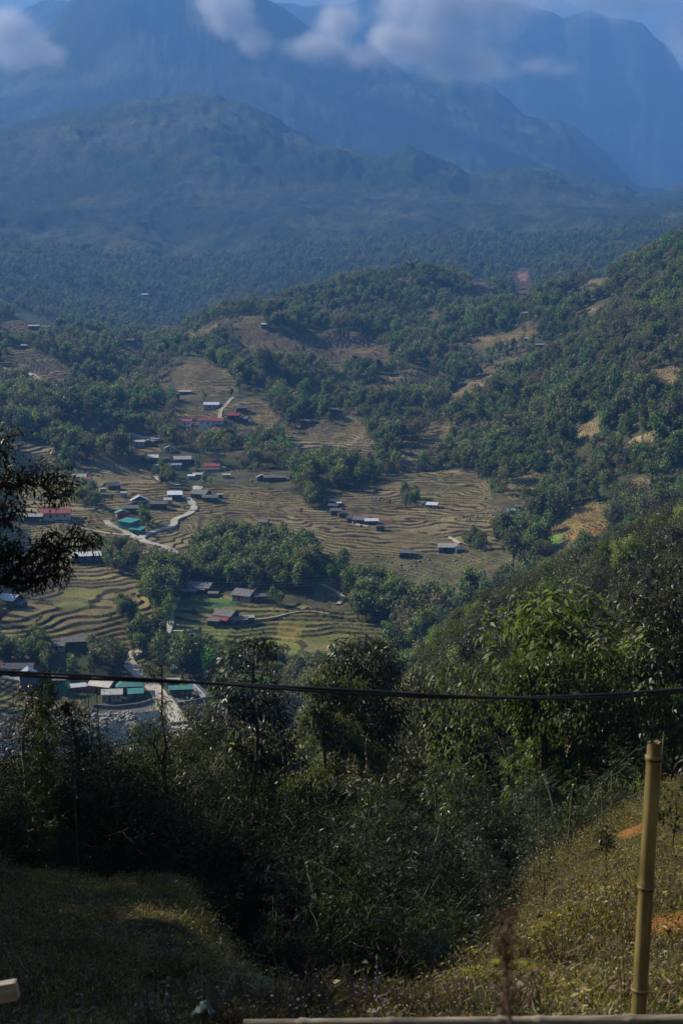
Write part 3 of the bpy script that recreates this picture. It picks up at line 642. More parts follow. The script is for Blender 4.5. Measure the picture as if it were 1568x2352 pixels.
H(426, 905, 24, .6, 0, 2.4, 'gable', 'light', 'wood', 'hillside_house', 'pale grey roofed house highest on the shaded hillside', 'house', 20)
H(486, 976, 50, .35, -2, 3.2, 'gable', 'red', 'white', 'school_building', 'long dull red roofed school with white pillars on the hillside', 'school', 24)
H(429, 977, 20, .8, -2, 3.2, 'shed', 'red', 'white', 'white_annex', 'white walled block with a thin red roof left of the long red roofed school', 'building', 10)
H(536, 962, 24, .6, 0, 2.6, 'gable', 'red', 'wood', 'hillside_house', 'small red roofed house right of the stony track', 'house', 24)
H(556, 967, 24, .6, -8, 2.4, 'gable', 'grey', 'wood', 'hillside_house', 'grey roofed house right beside the small red roofed house', 'house', 22)
H(553, 944, 22, .7, 15, 2.4, 'gable', 'grey', 'wood', 'hillside_house', 'grey gabled house above the small red roofed house', 'house', 26)
H(319, 1022, 24, .6, 0, 2.6, 'gable', 'cream', 'pale', 'roadside_house', 'cream roofed house below the pale road at the dark wood', 'house', 20)
H(341, 1022, 18, .8, 5, 2.3, 'front', 'light', 'wood', 'roadside_house', 'small gabled house right of the cream roofed house', 'house', 26)
H(419, 1062, 34, .7, 10, 2.5, 'gable', 'light', 'wood', 'village_house', 'broad pale roofed house in the upper hamlet', 'house', 22)
H(436, 1060, 12, .8, 5, 2.3, 'gable', 'light', 'wood', 'small_hut', 'small pale annex touching the broad pale roofed house', 'annex', 20)
H(352, 1059, 20, .7, 5, 2.3, 'shed', 'cream', 'wood', 'village_house', 'ragged cream roof at the left end of the upper hamlet', 'house', 14)
H(372, 1060, 26, .6, 5, 2.3, 'gable', 'dark', 'wood', 'village_house', 'dark roofed house beside the ragged cream roof in the upper hamlet', 'house', 20)
H(390, 1037, 17, .8, 5, 2.5, 'front', 'blue', 'pale', 'village_house', 'blue grey gabled house at the top of the upper hamlet', 'house', 28)
H(404, 1075, 22, .7, 5, 2.3, 'gable', 'blue', 'pale', 'village_house', 'low blue grey roofed house below the broad pale roofed house', 'house', 18)
H(475, 1086, 52, .5, 4, 2.3, 'gable', 'dark', 'pale', 'unfinished_house', 'dark unfinished house with pale walls amid scattered building rubble', 'house', 12)
H(487, 1078, 30, .5, 2, 2.3, 'shed', 'red', 'pale', 'village_house', 'dull red roofed house at the back of the building rubble', 'house', 12)
H(455, 1096, 20, .6, 2, 1.8, 'shed', 'light', 'pale', 'small_hut', 'low pale block in front of the dark unfinished house', 'hut', 8)
H(79, 754, 22, .5, 0, 2.6, 'gable', 'light', 'wood', 'mountain_house', 'pale roofed house at the left of the pair on the far left hill', 'house', 20)
H(105, 753, 22, .5, 0, 2.6, 'gable', 'grey', 'wood', 'mountain_house', 'grey roofed house at the right of the pair on the far left hill', 'house', 20)
H(56, 798, 12, .6, 0, 2.2, 'gable', 'light', 'wood', 'mountain_hut', 'tiny pale hut on top of the terraced knoll at far left', 'hut')
H(260, 780, 13, .6, 0, 2.2, 'gable', 'white', 'wood', 'mountain_hut', 'tiny white roofed hut in the dark valley trees', 'hut')
H(299, 785, 18, .6, 0, 2.2, 'gable', 'grey', 'wood', 'mountain_hut', 'tiny grey hut on bare terraces right of the tiny white roofed hut', 'hut')
H(333, 679, 12, .7, 0, 2.6, 'gable', 'white', 'wood', 'mountain_hut', 'bright hut highest on the blue shaded mountain side', 'hut')
H(307, 688, 8, .7, 0, 2.2, 'gable', 'light', 'wood', 'mountain_hut', 'smaller hut lower left of the bright hut on the blue mountain side', 'hut')
H(502, 722, 12, .7, 0, 2.4, 'gable', 'white', 'wood', 'mountain_hut', 'tiny white roofed hut on the crest above the terraced hill', 'hut')
H(606, 752, 10, .7, 0, 2.4, 'gable', 'white', 'wood', 'mountain_hut', 'tiny white roofed hut on the edge of the big terraced hill', 'hut')
H(1386, 634, 28, .5, 6, 2.6, 'gable', 'grey', 'wood', 'mountain_house', 'grey roofed house high on the right hand ridge', 'house', 24)
H(1060, 888, 13, .7, 5, 2.2, 'gable', 'dark', 'wood', 'mountain_hut', 'small dark hut at the foot of the narrow tan terraces', 'hut')
H(1204, 725, 11, .7, 0, 2.2, 'gable', 'light', 'wood', 'mountain_hut', 'tiny hut in pale bushes on the far wooded spur', 'hut')
H(1208, 783, 8, .7, 0, 2.2, 'gable', 'white', 'wood', 'mountain_hut', 'tiny white hut at the end of the long tan terrace strip', 'hut')
H(1238, 799, 16, .6, 0, 2.2, 'gable', 'blue', 'wood', 'mountain_hut', 'blue grey hut in trees below the long tan terrace strip', 'hut')
H(702, 974, 22, .6, 0, 2.3, 'gable', 'grey', 'wood', 'hillside_house', 'left grey house of the pair on the tan terrace edge', 'house')
H(721, 974, 14, .7, 0, 2.3, 'gable', 'dark', 'wood', 'hillside_house', 'right dark house of the pair on the tan terrace edge', 'house')
H(768, 948, 16, .6, 0, 2.3, 'gable', 'grey', 'wood', 'hillside_house', 'small grey house at the edge of the central wood', 'house')
H(802, 1120, 16, .7, 0, 2.2, 'gable', 'grey', 'wood', 'field_hut', 'small grey hut on the narrow terraces under the central wood', 'hut')

H(1174, 1180, 17, .6, 5, 2.0, 'shed', 'blue', 'blue', 'field_hut', 'low hut under blue sheeting beside the pale stones of the stream', 'hut', 8)
H(1193, 1172, 20, .6, -5, 2.2, 'gable', 'grey', 'wood', 'field_hut', 'grey brown hut at the far right end of the pale stream stones', 'hut', 20)
H(505, 1143, 12, .7, 5, 2.0, 'gable', 'light', 'wood', 'small_hut', 'tiny pale hut at the right end of the houses by the road bend', 'hut', 18)
H(362, 1075, 13, .7, -8, 2.0, 'gable', 'cream', 'pale', 'small_hut', 'tiny cream hut at the lower left of the upper hamlet', 'hut', 18)
H(440, 1100, 14, .7, 8, 2.0, 'shed', 'white', 'pale', 'small_hut', 'small white topped block left of the building rubble', 'hut', 8)
H(520, 1098, 15, .6, 2, 2.0, 'shed', 'light', 'pale', 'small_hut', 'small pale block right of the building rubble', 'hut', 8)
H(510, 1080, 14, .6, -4, 2.0, 'gable', 'grey', 'pale', 'small_hut', 'small grey block behind the right end of the building rubble', 'hut', 14)
H(236, 1130, 13, .7, 20, 2.0, 'gable', 'light', 'pale', 'small_hut', 'tiny pale hut left of the grey gabled farmhouse', 'hut', 18)
# ------------------------------------------------------------------ roads and water
M_road = noise_mat('pale concrete road', (.36, .32, .25), (.50, .45, .37), .25, detail=8)
M_dirt = noise_mat('sandy track', (.30, .23, .15), (.42, .34, .24), .5, detail=8)
def path(name, pts, w, m_, label=None, dmin=455, lift=.45):
    P = [hit(x, y, dmin)[0] for x, y in pts]; w = w * 0.95
    out = []
    for a, b_ in zip(P[:-1], P[1:]):
        n_ = max(2, int(np.linalg.norm(b_[:2] - a[:2]) / 1.5))
        for i in range(n_): out.append(a + (b_ - a) * i / n_)
    out.append(P[-1]); out = np.array(out)
    k = np.hanning(9)[1:-1]; k /= k.sum()
    for c in (0, 1):
        out[:, c] = np.convolve(np.pad(out[:, c], 3, mode='edge'), k, mode='valid')
    t = np.gradient(out[:, :2], axis=0); t /= np.linalg.norm(t, axis=1, keepdims=True) + 1e-6; s = np.stack([-t[:, 1], t[:, 0]], 1)
    ww = w / 2 * (1 + .18 * perlin(np.arange(len(out)) / 7., np.zeros(len(out)), 5))[:, None]
    Lp = out[:, :2] + s * ww; Rp = out[:, :2] - s * ww
    z = np.max([ground_z(*Lp.T), ground_z(*out[:, :2].T), ground_z(*Rp.T)], axis=0)
    z = np.convolve(np.pad(z, 4, mode='edge'), np.ones(9) / 9, mode='valid') + lift
    m_b = MB(); V = []
    for i in range(len(out)):
        V += [(Lp[i][0], Lp[i][1], z[i] - 1.6), (Lp[i][0], Lp[i][1], z[i]), (Rp[i][0], Rp[i][1], z[i]), (Rp[i][0], Rp[i][1], z[i] - 1.6)]
    Fc = []
    for i in range(len(out) - 1):
        a = i * 4
        for q in range(3): Fc.append((a + q, a + q + 4, a + q + 5, a + q + 1))
    m_b.add(V, Fc); o = m_b.build(name, m_); tag(o, label, kind='structure'); return o
def road(*a, **k): return path('road', *a, **k)
road([(425, 1700), (415, 1672), (398, 1650), (380, 1625), (368, 1600), (350, 1577), (330, 1560), (312, 1543), (298, 1528), (290, 1518), (300, 1505), (325, 1497), (345, 1490)], 6.0, M_road, 'pale concrete road')
road([(345, 1490), (375, 1470), (385, 1455), (392, 1435), (391, 1415), (398, 1390), (406, 1375)], 3.0, M_road)
road([(408, 1290), (403, 1273), (392, 1262), (378, 1256), (345, 1250), (328, 1243), (322, 1238), (335, 1228), (360, 1220), (395, 1212), (402, 1205), (398, 1196), (412, 1190), (435, 1182), (444, 1172), (447, 1160), (436, 1150), (430, 1143)], 4.2, M_road)
road([(322, 1240), (305, 1232), (290, 1222), (262, 1212), (248, 1203), (244, 1195)], 3.4, M_road)
road([(302, 1232), (262, 1228), (238, 1225), (200, 1218), (165, 1205)], 2.2, M_road)
road([(452, 1128), (456, 1120), (440, 1118)], 5.5, M_road)
road([(412, 1117), (395, 1112), (378, 1107), (366, 1100), (360, 1093)], 4.2, M_road)
road([(270, 992), (300, 996), (315, 1003), (345, 1008), (358, 1014), (372, 1010)], 5, M_road)
road([(355, 1008), (364, 1018)], 9, M_road)
road([(0, 846), (25, 852), (60, 859), (82, 867), (98, 880), (110, 889)], 5.5, M_road)
road([(505, 966), (506, 950), (512, 938), (528, 920), (538, 912)], 3.0, M_dirt)
path('path', [(395, 1450), (405, 1452), (430, 1450), (455, 1445)], 1.6, M_road)
path('path', [(574, 1427), (610, 1423), (640, 1418), (665, 1410), (680, 1404), (720, 1406), (760, 1412)], 1.3, M_dirt)
path('path', [(735, 1342), (755, 1350), (775, 1362), (790, 1375), (775, 1392)], 2.0, M_dirt)
path('path', [(801, 1190), (812, 1200), (822, 1206), (850, 1210)], 1.2, M_road)
path('path', [(1030, 1232), (1045, 1243), (1058, 1252)], 1.6, M_road)
path('path', [(0, 1554), (30, 1558), (60, 1566), (85, 1572)], 5, M_road)
path('path', [(935, 1535), (960, 1529), (992, 1526)], 2.2, M_dirt)
# river
M_water = noise_mat('dark river water', (.010, .016, .016), (.03, .036, .032), .15, rough=.25, bump=.4, spec=.25, bscale=1.5)
rp = [hit(x, y, 440)[0] for x, y in ((0, 1640), (120, 1645), (200, 1650), (300, 1640), (420, 1625), (520, 1600), (640, 1600), (760, 1610))]
rz = min(p[2] for p in rp) - .2
def bank(y): return y
rv = MB(); near_ = [hit(x, y, 440)[0] for x, y in ((0, 1760), (120, 1740), (240, 1720), (330, 1700), (430, 1680), (520, 1668), (640, 1660), (760, 1660))]
n_ = len(rp)
wz = -140.6
rv.add([(p[0], p[1], wz) for p in rp] + [(p[0], p[1], wz) for p in near_], [(i, n_ + i, n_ + i + 1, i + 1) for i in range(n_ - 1)])
tag(rv.build('river', M_water), kind='structure')
# river wall
M_conc = noise_mat('stained concrete', (.10, .10, .095), (.22, .21, .19), .6, bump=.2)
def wall_run(pts, h_, th, label, m_=M_conc, name='retaining_wall', drop=2.0):
    P = [hit(x, y)[0] for x, y in pts]; m_b = MB()
    for a, b_ in zip(P[:-1], P[1:]):
        t = (b_ - a)[:2]; t = t / np.linalg.norm(t); s = np.array([-t[1], t[0]]) * th / 2
        q = [a[:2] - s, b_[:2] - s, b_[:2] + s, a[:2] + s]; za, zb = a[2], b_[2]
        zs = [za, zb, zb, za]
        m_b.add([(*q[i], zs[i] - drop) for i in range(4)] + [(*q[i], zs[i] + h_) for i in range(4)], [(3, 2, 1, 0), (4, 5, 6, 7), (0, 1, 5, 4), (1, 2, 6, 5), (2, 3, 7, 6), (3, 0, 4, 7)])
    return tag(m_b.build(name, m_), label, 'wall')
wall_run([(215, 1625), (265, 1628), (320, 1622), (352, 1612)], 1.2, .6, 'high stained river wall under the cream roofed and teal roofed houses')
wall_run([(400, 1622), (440, 1615), (480, 1608), (560, 1592), (620, 1588)], 1.2, .6, 'long grey river wall right of the concrete bridge')
wall_run([(200, 1648), (250, 1643), (300, 1640)], .5, .5, 'low pale kerb of stones along the river left of the bridge', M_road)
# concrete bridge slab with parapets
bp0, _ = hit(372, 1600); bp1, _ = hit(412, 1668)
def oriented(name, a, b_, w, parts, label, cat):
    c = (a + b_) / 2; o = empty(name, c, math.atan2(b_[1] - a[1], b_[0] - a[0])); tag(o, label, cat); Ln = float(np.linalg.norm((b_ - a)[:2])); parts(o, Ln, w); return o
def bridge_parts(o, Ln, w):
    m_b = MB(); m_b.box(-Ln / 2, Ln / 2, -w / 2, w / 2, .35, .95); m_b.build('deck', M_road, o)
    for s in (-1, 1):
        k = MB(); 
        for i in range(int(Ln / 2)): k.box(-Ln / 2 + i * 2, -Ln / 2 + i * 2 + .9, s * w / 2 - .15, s * w / 2 + .15, .95, 1.35)
        k.build('kerb', M_conc, o)
    for i in (-.3, 0, .3):
        k = MB(); k.box(i * Ln - .5, i * Ln + .5, -w / 2 + .4, w / 2 - .4, -3, .35); k.build('pier', M_conc, o)
oriented('road_bridge', bp0, bp1, 6.2, bridge_parts, 'pale concrete slab bridge crossing the river at the lower left', 'bridge')
M_steel = noise_mat('galvanised steel', (.35, .37, .38), (.5, .52, .53), 2, rough=.45, metal=.2)
def foot_parts(o, Ln, w):
    m_b = MB(); m_b.box(-Ln / 2, Ln / 2, -w / 2, w / 2, 1.3, 1.45); m_b.build('deck', M_steel, o)
    for s in (-1, 1):
        k = MB(); k.box(-Ln / 2, Ln / 2, s * w / 2 - .04, s * w / 2 + .04, 2.4, 2.5)
        for i in range(int(Ln / 1.2)): x0 = -Ln / 2 + i * 1.2; k.box(x0, x0 + .07, s * w / 2 - .03, s * w / 2 + .03, 1.45, 2.4)
        k.build('railing', M_steel, o)
f0, _ = hit(436, 1572); f1, _ = hit(470, 1612)
oriented('steel_footbridge', f0, f1, 2.2, foot_parts, 'narrow grey steel footbridge with railings right of the small teal roofed house', 'footbridge')
# boulders: far more than could be counted
M_stone = noise_mat('pale boulders', (.13, .12, .11), (.36, .34, .31), .7, bump=.3)
def boulder_field(name, polys, n_each, smin, smax, label, dmin=440, dmax=1300, seed=5):
    r = np.random.default_rng(seed); Vs = []; Fs = []; b0 = 0
    bm_v = np.array([[-1,-1,-1],[1,-1,-1],[1,1,-1],[-1,1,-1],[-1,-1,1],[1,-1,1],[1,1,1],[-1,1,1]], float) * .58
    bm_v = np.concatenate([bm_v, [[0,0,1.05],[0,0,-1],[1.05,0,0],[-1.05,0,0],[0,1.05,0],[0,-1.05,0]]])
    fc = [(0,1,13),(1,5,13),(5,4,13),(4,0,13),(1,2,10),(2,6,10),(6,5,10),(5,1,10),(2,3,12),(3,7,12),(7,6,12),(6,2,12),(3,0,11),(0,4,11),(4,7,11),(7,3,11),(4,5,8),(5,6,8),(6,7,8),(7,4,8),(0,3,9),(3,2,9),(2,1,9),(1,0,9)]
    for poly, n_ in zip(polys, n_each):
        xs = [q[0] for q in poly]; ys = [q[1] for q in poly]; k = 0
        while k < n_:
            x = r.uniform(min(xs), max(xs)); y = r.uniform(min(ys), max(ys))
            if not inpoly(np.array([x]), np.array([y]), poly)[0]: continue
            p, d = hit(x, y, dmin); k += 1
            if d > dmax: continue
            s = smin + (smax - smin) * r.random() ** 2.2
            v = bm_v * (1 + .25 * r.normal(size=bm_v.shape)) * s * np.array([1, 1, .7]) @ np.array([[math.cos(k), math.sin(k), 0], [-math.sin(k), math.cos(k), 0], [0, 0, 1]])
            Vs.append(v + p + [0, 0, s * .25]); Fs.append(np.array(fc) + b0); b0 += len(v)
    me = np_mesh(name, np.concatenate(Vs), np.concatenate(Fs), M_stone)
    return tag(link(name, me), label, kind='stuff')
boulder_field('boulders', [[(0, 1650), (110, 1625), (215, 1630), (250, 1680), (200, 1740), (0, 1790)], [(230, 1640), (300, 1635), (310, 1655), (240, 1665)], [(290, 1650), (310, 1650), (322, 1690), (305, 1695)],
  [(430, 1605), (540, 1600), (700, 1605), (700, 1680), (430, 1640)], [(385, 1660), (450, 1640), (460, 1700), (380, 1700)]], [620, 90, 90, 260, 120], .25, 1.3, 'pale river boulders below the village')
boulder_field('boulders', [[(1120, 1165), (1180, 1168), (1245, 1190), (1240, 1215), (1190, 1205), (1120, 1180)], [(945, 1152), (985, 1155), (985, 1170), (945, 1166)], [(850, 1140), (890, 1144), (885, 1156), (850, 1152)],
  [(575, 1110), (560, 1070), (610, 1075), (620, 1110)], [(440, 1075), (560, 1075), (545, 1110), (450, 1108)], [(860, 1270), (1000, 1275), (1080, 1300), (1030, 1380), (900, 1320), (850, 1300)], [(1020, 1280), (1240, 1285), (1060, 1300)], [(1000, 1200), (1160, 1160), (1150, 1175), (1010, 1215)]],
  [300, 80, 60, 120, 200, 150, 40, 60], .15, .7, 'pale stones of the dry stream and field walls', seed=6)
# light poles of the village
M_pole = noise_mat('weathered pole', (.25, .24, .22), (.36, .34, .31), 2)
for i, (x, y, hh_, lb) in enumerate([(240, 1190, 7, 'slim pale pole right of the long red roofed building'), (300, 1130, 8, 'slim pole standing in the terraces above the blue gabled house'), (272, 1150, 7, 'slim pole between bare trees above the orange brick house'),
        (460, 1128, 7, 'slim pole at the bend of the road above the big farmhouse'), (1152, 1140, 8, 'slim pole on the far right terraces by the stream'), (357, 1115, 7, 'slim pole beside the short bend of upper road'), (575, 1380, 7, 'slim pole beside the tall grey roofed farmhouse')]):
    p, d = hit(x, y); o = empty('utility_pole', p); tag(o, lb, 'pole', 'slim utility poles of the village')
    k = MB(); k.tube([(0, 0, -.5), (0, 0, hh_)], [.14, .09], 6); k.build('pole', M_pole, o)
    k = MB(); k.box(-.6, .6, -.05, .05, hh_ - .6, hh_ - .48); k.build('crossarm', M_pole, o)
# people
def person(x, y, c, label, hgt=1.62, dmin=440):
    p, d = hit(x, y, dmin); m_ = noise_mat('clothing', c, tuple(q * .7 for q in c), 3); sk = noise_mat('skin', (.28, .17, .11), (.33, .2, .14), 4); hr = noise_mat('dark hair', (.01, .01, .01), (.02, .018, .016), 4)
    s = hgt / 1.7
    J = [(0,0,.95),(0,0,1.2),(0,0,1.42),(0,0,1.52),(0,.02,1.62),(0,.02,1.74),(.2,0,1.40),(.27,.03,1.12),(.24,.12,.9),(-.2,0,1.40),(-.27,.03,1.12),(-.24,.12,.9),(.1,0,.9),(.12,.03,.5),(.12,0,.06),(.12,.14,.03),(-.1,0,.9),(-.12,.05,.5),(-.13,-.05,.06),(-.13,.09,.03)]
    E = [(0,1),(1,2),(2,3),(3,4),(4,5),(2,6),(6,7),(7,8),(2,9),(9,10),(10,11),(0,12),(12,13),(13,14),(14,15),(0,16),(16,17),(17,18),(18,19)]
    rad = [.15,.14,.15,.06,.09,.08,.07,.05,.04,.07,.05,.04,.1,.07,.05,.04,.1,.07,.05,.04]
    me = bpy.data.meshes.new('person'); me.from_pydata([(a * s, b_ * s, c_ * s) for a, b_, c_ in J], E, []); me.materials.append(m_)
    o = link('person', me, loc=p + np.array([0, 0, .02]), rot=(0, 0, x * 1.7)); tag(o, label, 'person')
    sm = o.modifiers.new('skin', 'SKIN')
    for i, rr_ in enumerate(rad): me.skin_vertices[0].data[i].radius = (rr_ * s, rr_ * s)
    me.skin_vertices[0].data[0].use_root = True
    o.modifiers.new('sub', 'SUBSURF').levels = 1
    k = MB(); k.tube([(0, .0, 1.66 * s), (0, .0, 1.73 * s), (0, .0, 1.80 * s), (0, 0, 1.83 * s)], [.09 * s, .115 * s, .09 * s, .03 * s], 8); k.build('hair', hr, o, True)
    return o
person(393, 1652, (.55, .12, .12), 'leftmost of the people on the near end of the bridge, in a red jacket'); person(398, 1653, (.60, .22, .20), 'person in faded red standing second from left on the bridge')
person(404, 1650, (.05, .05, .09), 'person in dark clothes beside the two in red on the bridge'); person(410, 1651, (.5, .5, .52), 'person in pale clothes at the right of the group on the bridge')
person(296, 1514, (.03, .03, .05), 'lone walker in black on the road above the bridge')

# ================================================================== PLANTS
M_bark = noise_mat('bark', (.045, .036, .026), (.11, .09, .07), 3, bump=.3)
M_barkp = noise_mat('pale bark', (.16, .14, .11), (.32, .29, .24), 4, bump=.3)
M_culm = noise_mat('bamboo culm', (.07, .085, .03), (.15, .15, .06), 3, rough=.5)
M_far = leaf_mat('forest leaves', (.042, .074, .022), (.22, .27, .07), trans=.36, rough=.55, hue=.035, spec=.3, val=.45)
M_farg = leaf_mat('grey brown leaves', (.085, .078, .046), (.27, .235, .14), trans=.3, rough=.6, hue=.02, spec=.25, val=.4)
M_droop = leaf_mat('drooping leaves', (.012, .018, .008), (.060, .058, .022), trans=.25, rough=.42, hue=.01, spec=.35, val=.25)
M_shade = leaf_mat('shade darkened leaves', (.003, .007, .002), (.018, .032, .007), trans=.25, rough=.6, hue=.02, spec=.12, val=.4)  # leaf colour lowered so the ravine's shade is painted in
M_heart = leaf_mat('heart shaped leaves', (.014, .034, .010), (.075, .11, .028), trans=.30, rough=.42, hue=.01, spec=.4, val=.2)
M_bamb = leaf_mat('bamboo leaves', (.016, .028, .008), (.10, .13, .028), trans=.30, rough=.45, hue=.015, spec=.35, val=.4)
M_brn = leaf_mat('brown green leaves', (.022, .028, .011), (.10, .11, .034), trans=.25, rough=.45, hue=.02, spec=.35, val=.4)
M_brt = leaf_mat('bright bamboo green', (.04, .11, .03), (.15, .31, .08), trans=.32, rough=.55, hue=.02, spec=.3, val=.3)
M_yel = leaf_mat('yellow green leaves', (.030, .050, .010), (.15, .19, .030), trans=.35, rough=.4, hue=.015, spec=.5, val=.2)

def unit(a): return a / (np.linalg.norm(a, axis=-1, keepdims=True) + 1e-9)
def leaves_np(P, Dv, Ln, Wd, r, fold=.18, up=None):
    """one folded quad per leaf"""
    N = len(P); Dv = unit(Dv)
    ref = r.normal(size=(N, 3)) * .7 + (np.array([0, 0, 1.]) if up is None else up)
    S = unit(np.cross(Dv, ref)); Nn = np.cross(S, Dv)
    Ln = np.broadcast_to(Ln, N)[:, None]; Wd = np.broadcast_to(Wd, N)[:, None]
    mid = P + Dv * Ln * .42
    tip = P + Dv * Ln - Nn * Ln * fold
    V = np.stack([P, mid + S * Wd * .5 + Nn * Wd * fold, tip, mid - S * Wd * .5 + Nn * Wd * fold], 1).reshape(-1, 3)
    Q = np.arange(N * 4).reshape(-1, 4)
    return V, Q
def lobes_pts(lobes, n, r, shell=.55):
    """points in a set of ellipsoids, denser towards their skins"""
    lb = np.array(lobes, float); vol = lb[:, 3] * lb[:, 4] * lb[:, 5]; vol = vol ** .75
    k = r.choice(len(lb), n, p=vol / vol.sum())
    v = unit(r.normal(size=(n, 3))); rad = shell + (1 - shell) * r.random(n) ** .7
    rad *= 1 + .18 * r.normal(size=n)
    return lb[k, :3] + v * rad[:, None] * lb[k, 3:6], v
def branch_net(base, top, targets, r, r0, sag=.0, minr=.004, wob=.06):
    """grows limbs from a trunk line to every target; returns trunk and limb tubes"""
    nT = 14; t = np.linspace(0, 1, nT)[:, None]
    trunk = base + (top - base) * t
    H = np.linalg.norm(top - base)
    trunk[1:-1] += np.cumsum(r.normal(size=(nT - 2, 3)) * [1, 1, 0], axis=0) * H * .012 * np.sin(np.pi * t[1:-1])
    nodes = [p for p in trunk]; par = [i - 1 for i in range(nT)]; cnt = [0] * nT
    start = 3
    dist = np.min(np.linalg.norm(targets[:, None] - trunk[None, start:], axis=2), axis=1)
    for ti in np.argsort(dist):
        tg = targets[ti]; A = np.array(nodes[start:]); dv = tg - A; dn = np.linalg.norm(dv, axis=1)
        cost = dn + .8 * np.maximum(0, A[:, 2] - tg[2] + .25 * dn)
        j = int(np.argmin(cost)) + start; p0 = nodes[j]; d = tg - p0; ln = np.linalg.norm(d)
        k = 2 if ln < .12 * H else 3; prev = j
        for q in range(1, k + 1):
            s = q / k
            p = p0 + d * s + r.normal(size=3) * ln * wob * (q < k) + np.array([0, 0, -sag * ln * math.sin(math.pi * s)])
            nodes.append(p); par.append(prev); cnt.append(0); prev = len(nodes) - 1
        c = prev
        while c >= 0: cnt[c] += 1; c = par[c]
    nodes = np.array(nodes); cnt = np.array(cnt, float)
    rad = r0 * (np.maximum(cnt, .6) / max(cnt[0], 1)) ** .45; rad = np.maximum(rad, minr)
    Vt, Qt = tube_np(nodes[:nT], rad[:nT], 8)
    ch = np.arange(nT, len(nodes)); pa = np.array(par)[ch]
    A, B = nodes[pa], nodes[ch]; ra = np.minimum(rad[pa], rad[ch] * 1.5); rb = rad[ch]
    ax = unit(B - A); u = unit(np.cross(ax, np.array([.31, .17, .93]))); v = np.cross(ax, u)
    n4 = 4; an = np.arange(n4) * np.pi / 2
    ring = np.cos(an)[None, :, None] * u[:, None] + np.sin(an)[None, :, None] * v[:, None]
    Va = A[:, None] + ring * ra[:, None, None]; Vb = B[:, None] + ring * rb[:, None, None]
    Vl = np.concatenate([Va, Vb], 1).reshape(-1, 3); o = np.arange(len(ch))[:, None, None] * 8
    j = np.arange(n4); q = np.stack([j, (j + 1) % n4, n4 + (j + 1) % n4, n4 + j], -1)[None]
    Ql = (o + q).reshape(-1, 4)
    return (Vt, Qt), (Vl, Ql), nodes[nT:]
def crown_leaves(targets, nleaf, rc, kind, Ln, Wd, r, centre):
    N = len(targets) * nleaf
    c = np.repeat(targets, nleaf, axis=0)
    v = unit(r.normal(size=(N, 3))); P = c + v * (r.random(N) ** .5)[:, None] * rc
    out = unit(c - centre + r.normal(size=(N, 3)) * .2)
    if kind == 'droop': Dv = unit(v * .9 + out * .35 + np.array([0, 0, -.95])); up = out + np.array([0, 0, .6])
    elif kind == 'heart': Dv = unit(v * .35 + out * .35 + np.array([0, 0, -1.0])); up = out + np.array([0, 0, .3]); 
    elif kind == 'up': Dv = unit(v * .8 + out * .6 + np.array([0, 0, .35])); up = None
    else: Dv = unit(v + out * .5); up = None
    L_ = Ln * (.65 + .6 * r.random(N)); W_ = Wd * (.7 + .5 * r.random(N))
    V, Q = leaves_np(P, Dv, L_, W_, r, up=up)
    cl = np.repeat(r.random(len(targets)), nleaf)
    tint = np.clip(.5 * cl + .5 * r.random(N), 0, 1)
    return V, Q, np.repeat(tint, 4)
def plant_meshes(name, seed, base, top, lobes, nclu, nleaf, rc, kind, Ln, Wd, lm, bm, r0, sag=.03, minr=.004, shell=.45):
    r = np.random.default_rng(seed)
    T, _ = lobes_pts(lobes, nclu, r, shell)
    base = np.array(base, float); top = np.array(top, float); cen = np.array(lobes, float)[:, :3].mean(0)
    (Vt, Qt), (Vl, Ql), nd = branch_net(base, top, T, r, r0, sag, minr)
    V, Q, tn = crown_leaves(T, nleaf, rc, kind, Ln, Wd, r, cen)
    tm = np_mesh('trunk', Vt, Qt, bm, smooth=True); lim = np_mesh('limbs', Vl, Ql, bm, smooth=True)
    cm = np_mesh('crown', V, Q, lm, tint=tn)
    o1 = len(V); o2 = o1 + len(Vt)
    RAW[cm.name] = (np.concatenate([V, Vt, Vl]), np.concatenate([Q, Qt + o1, Ql + o2]), np.concatenate([tn, np.zeros(len(Vt) + len(Vl))]), [0] * len(Q) + [1] * (len(Qt) + len(Ql)), lm, bm)
    return tm, lim, cm
RAW = {}
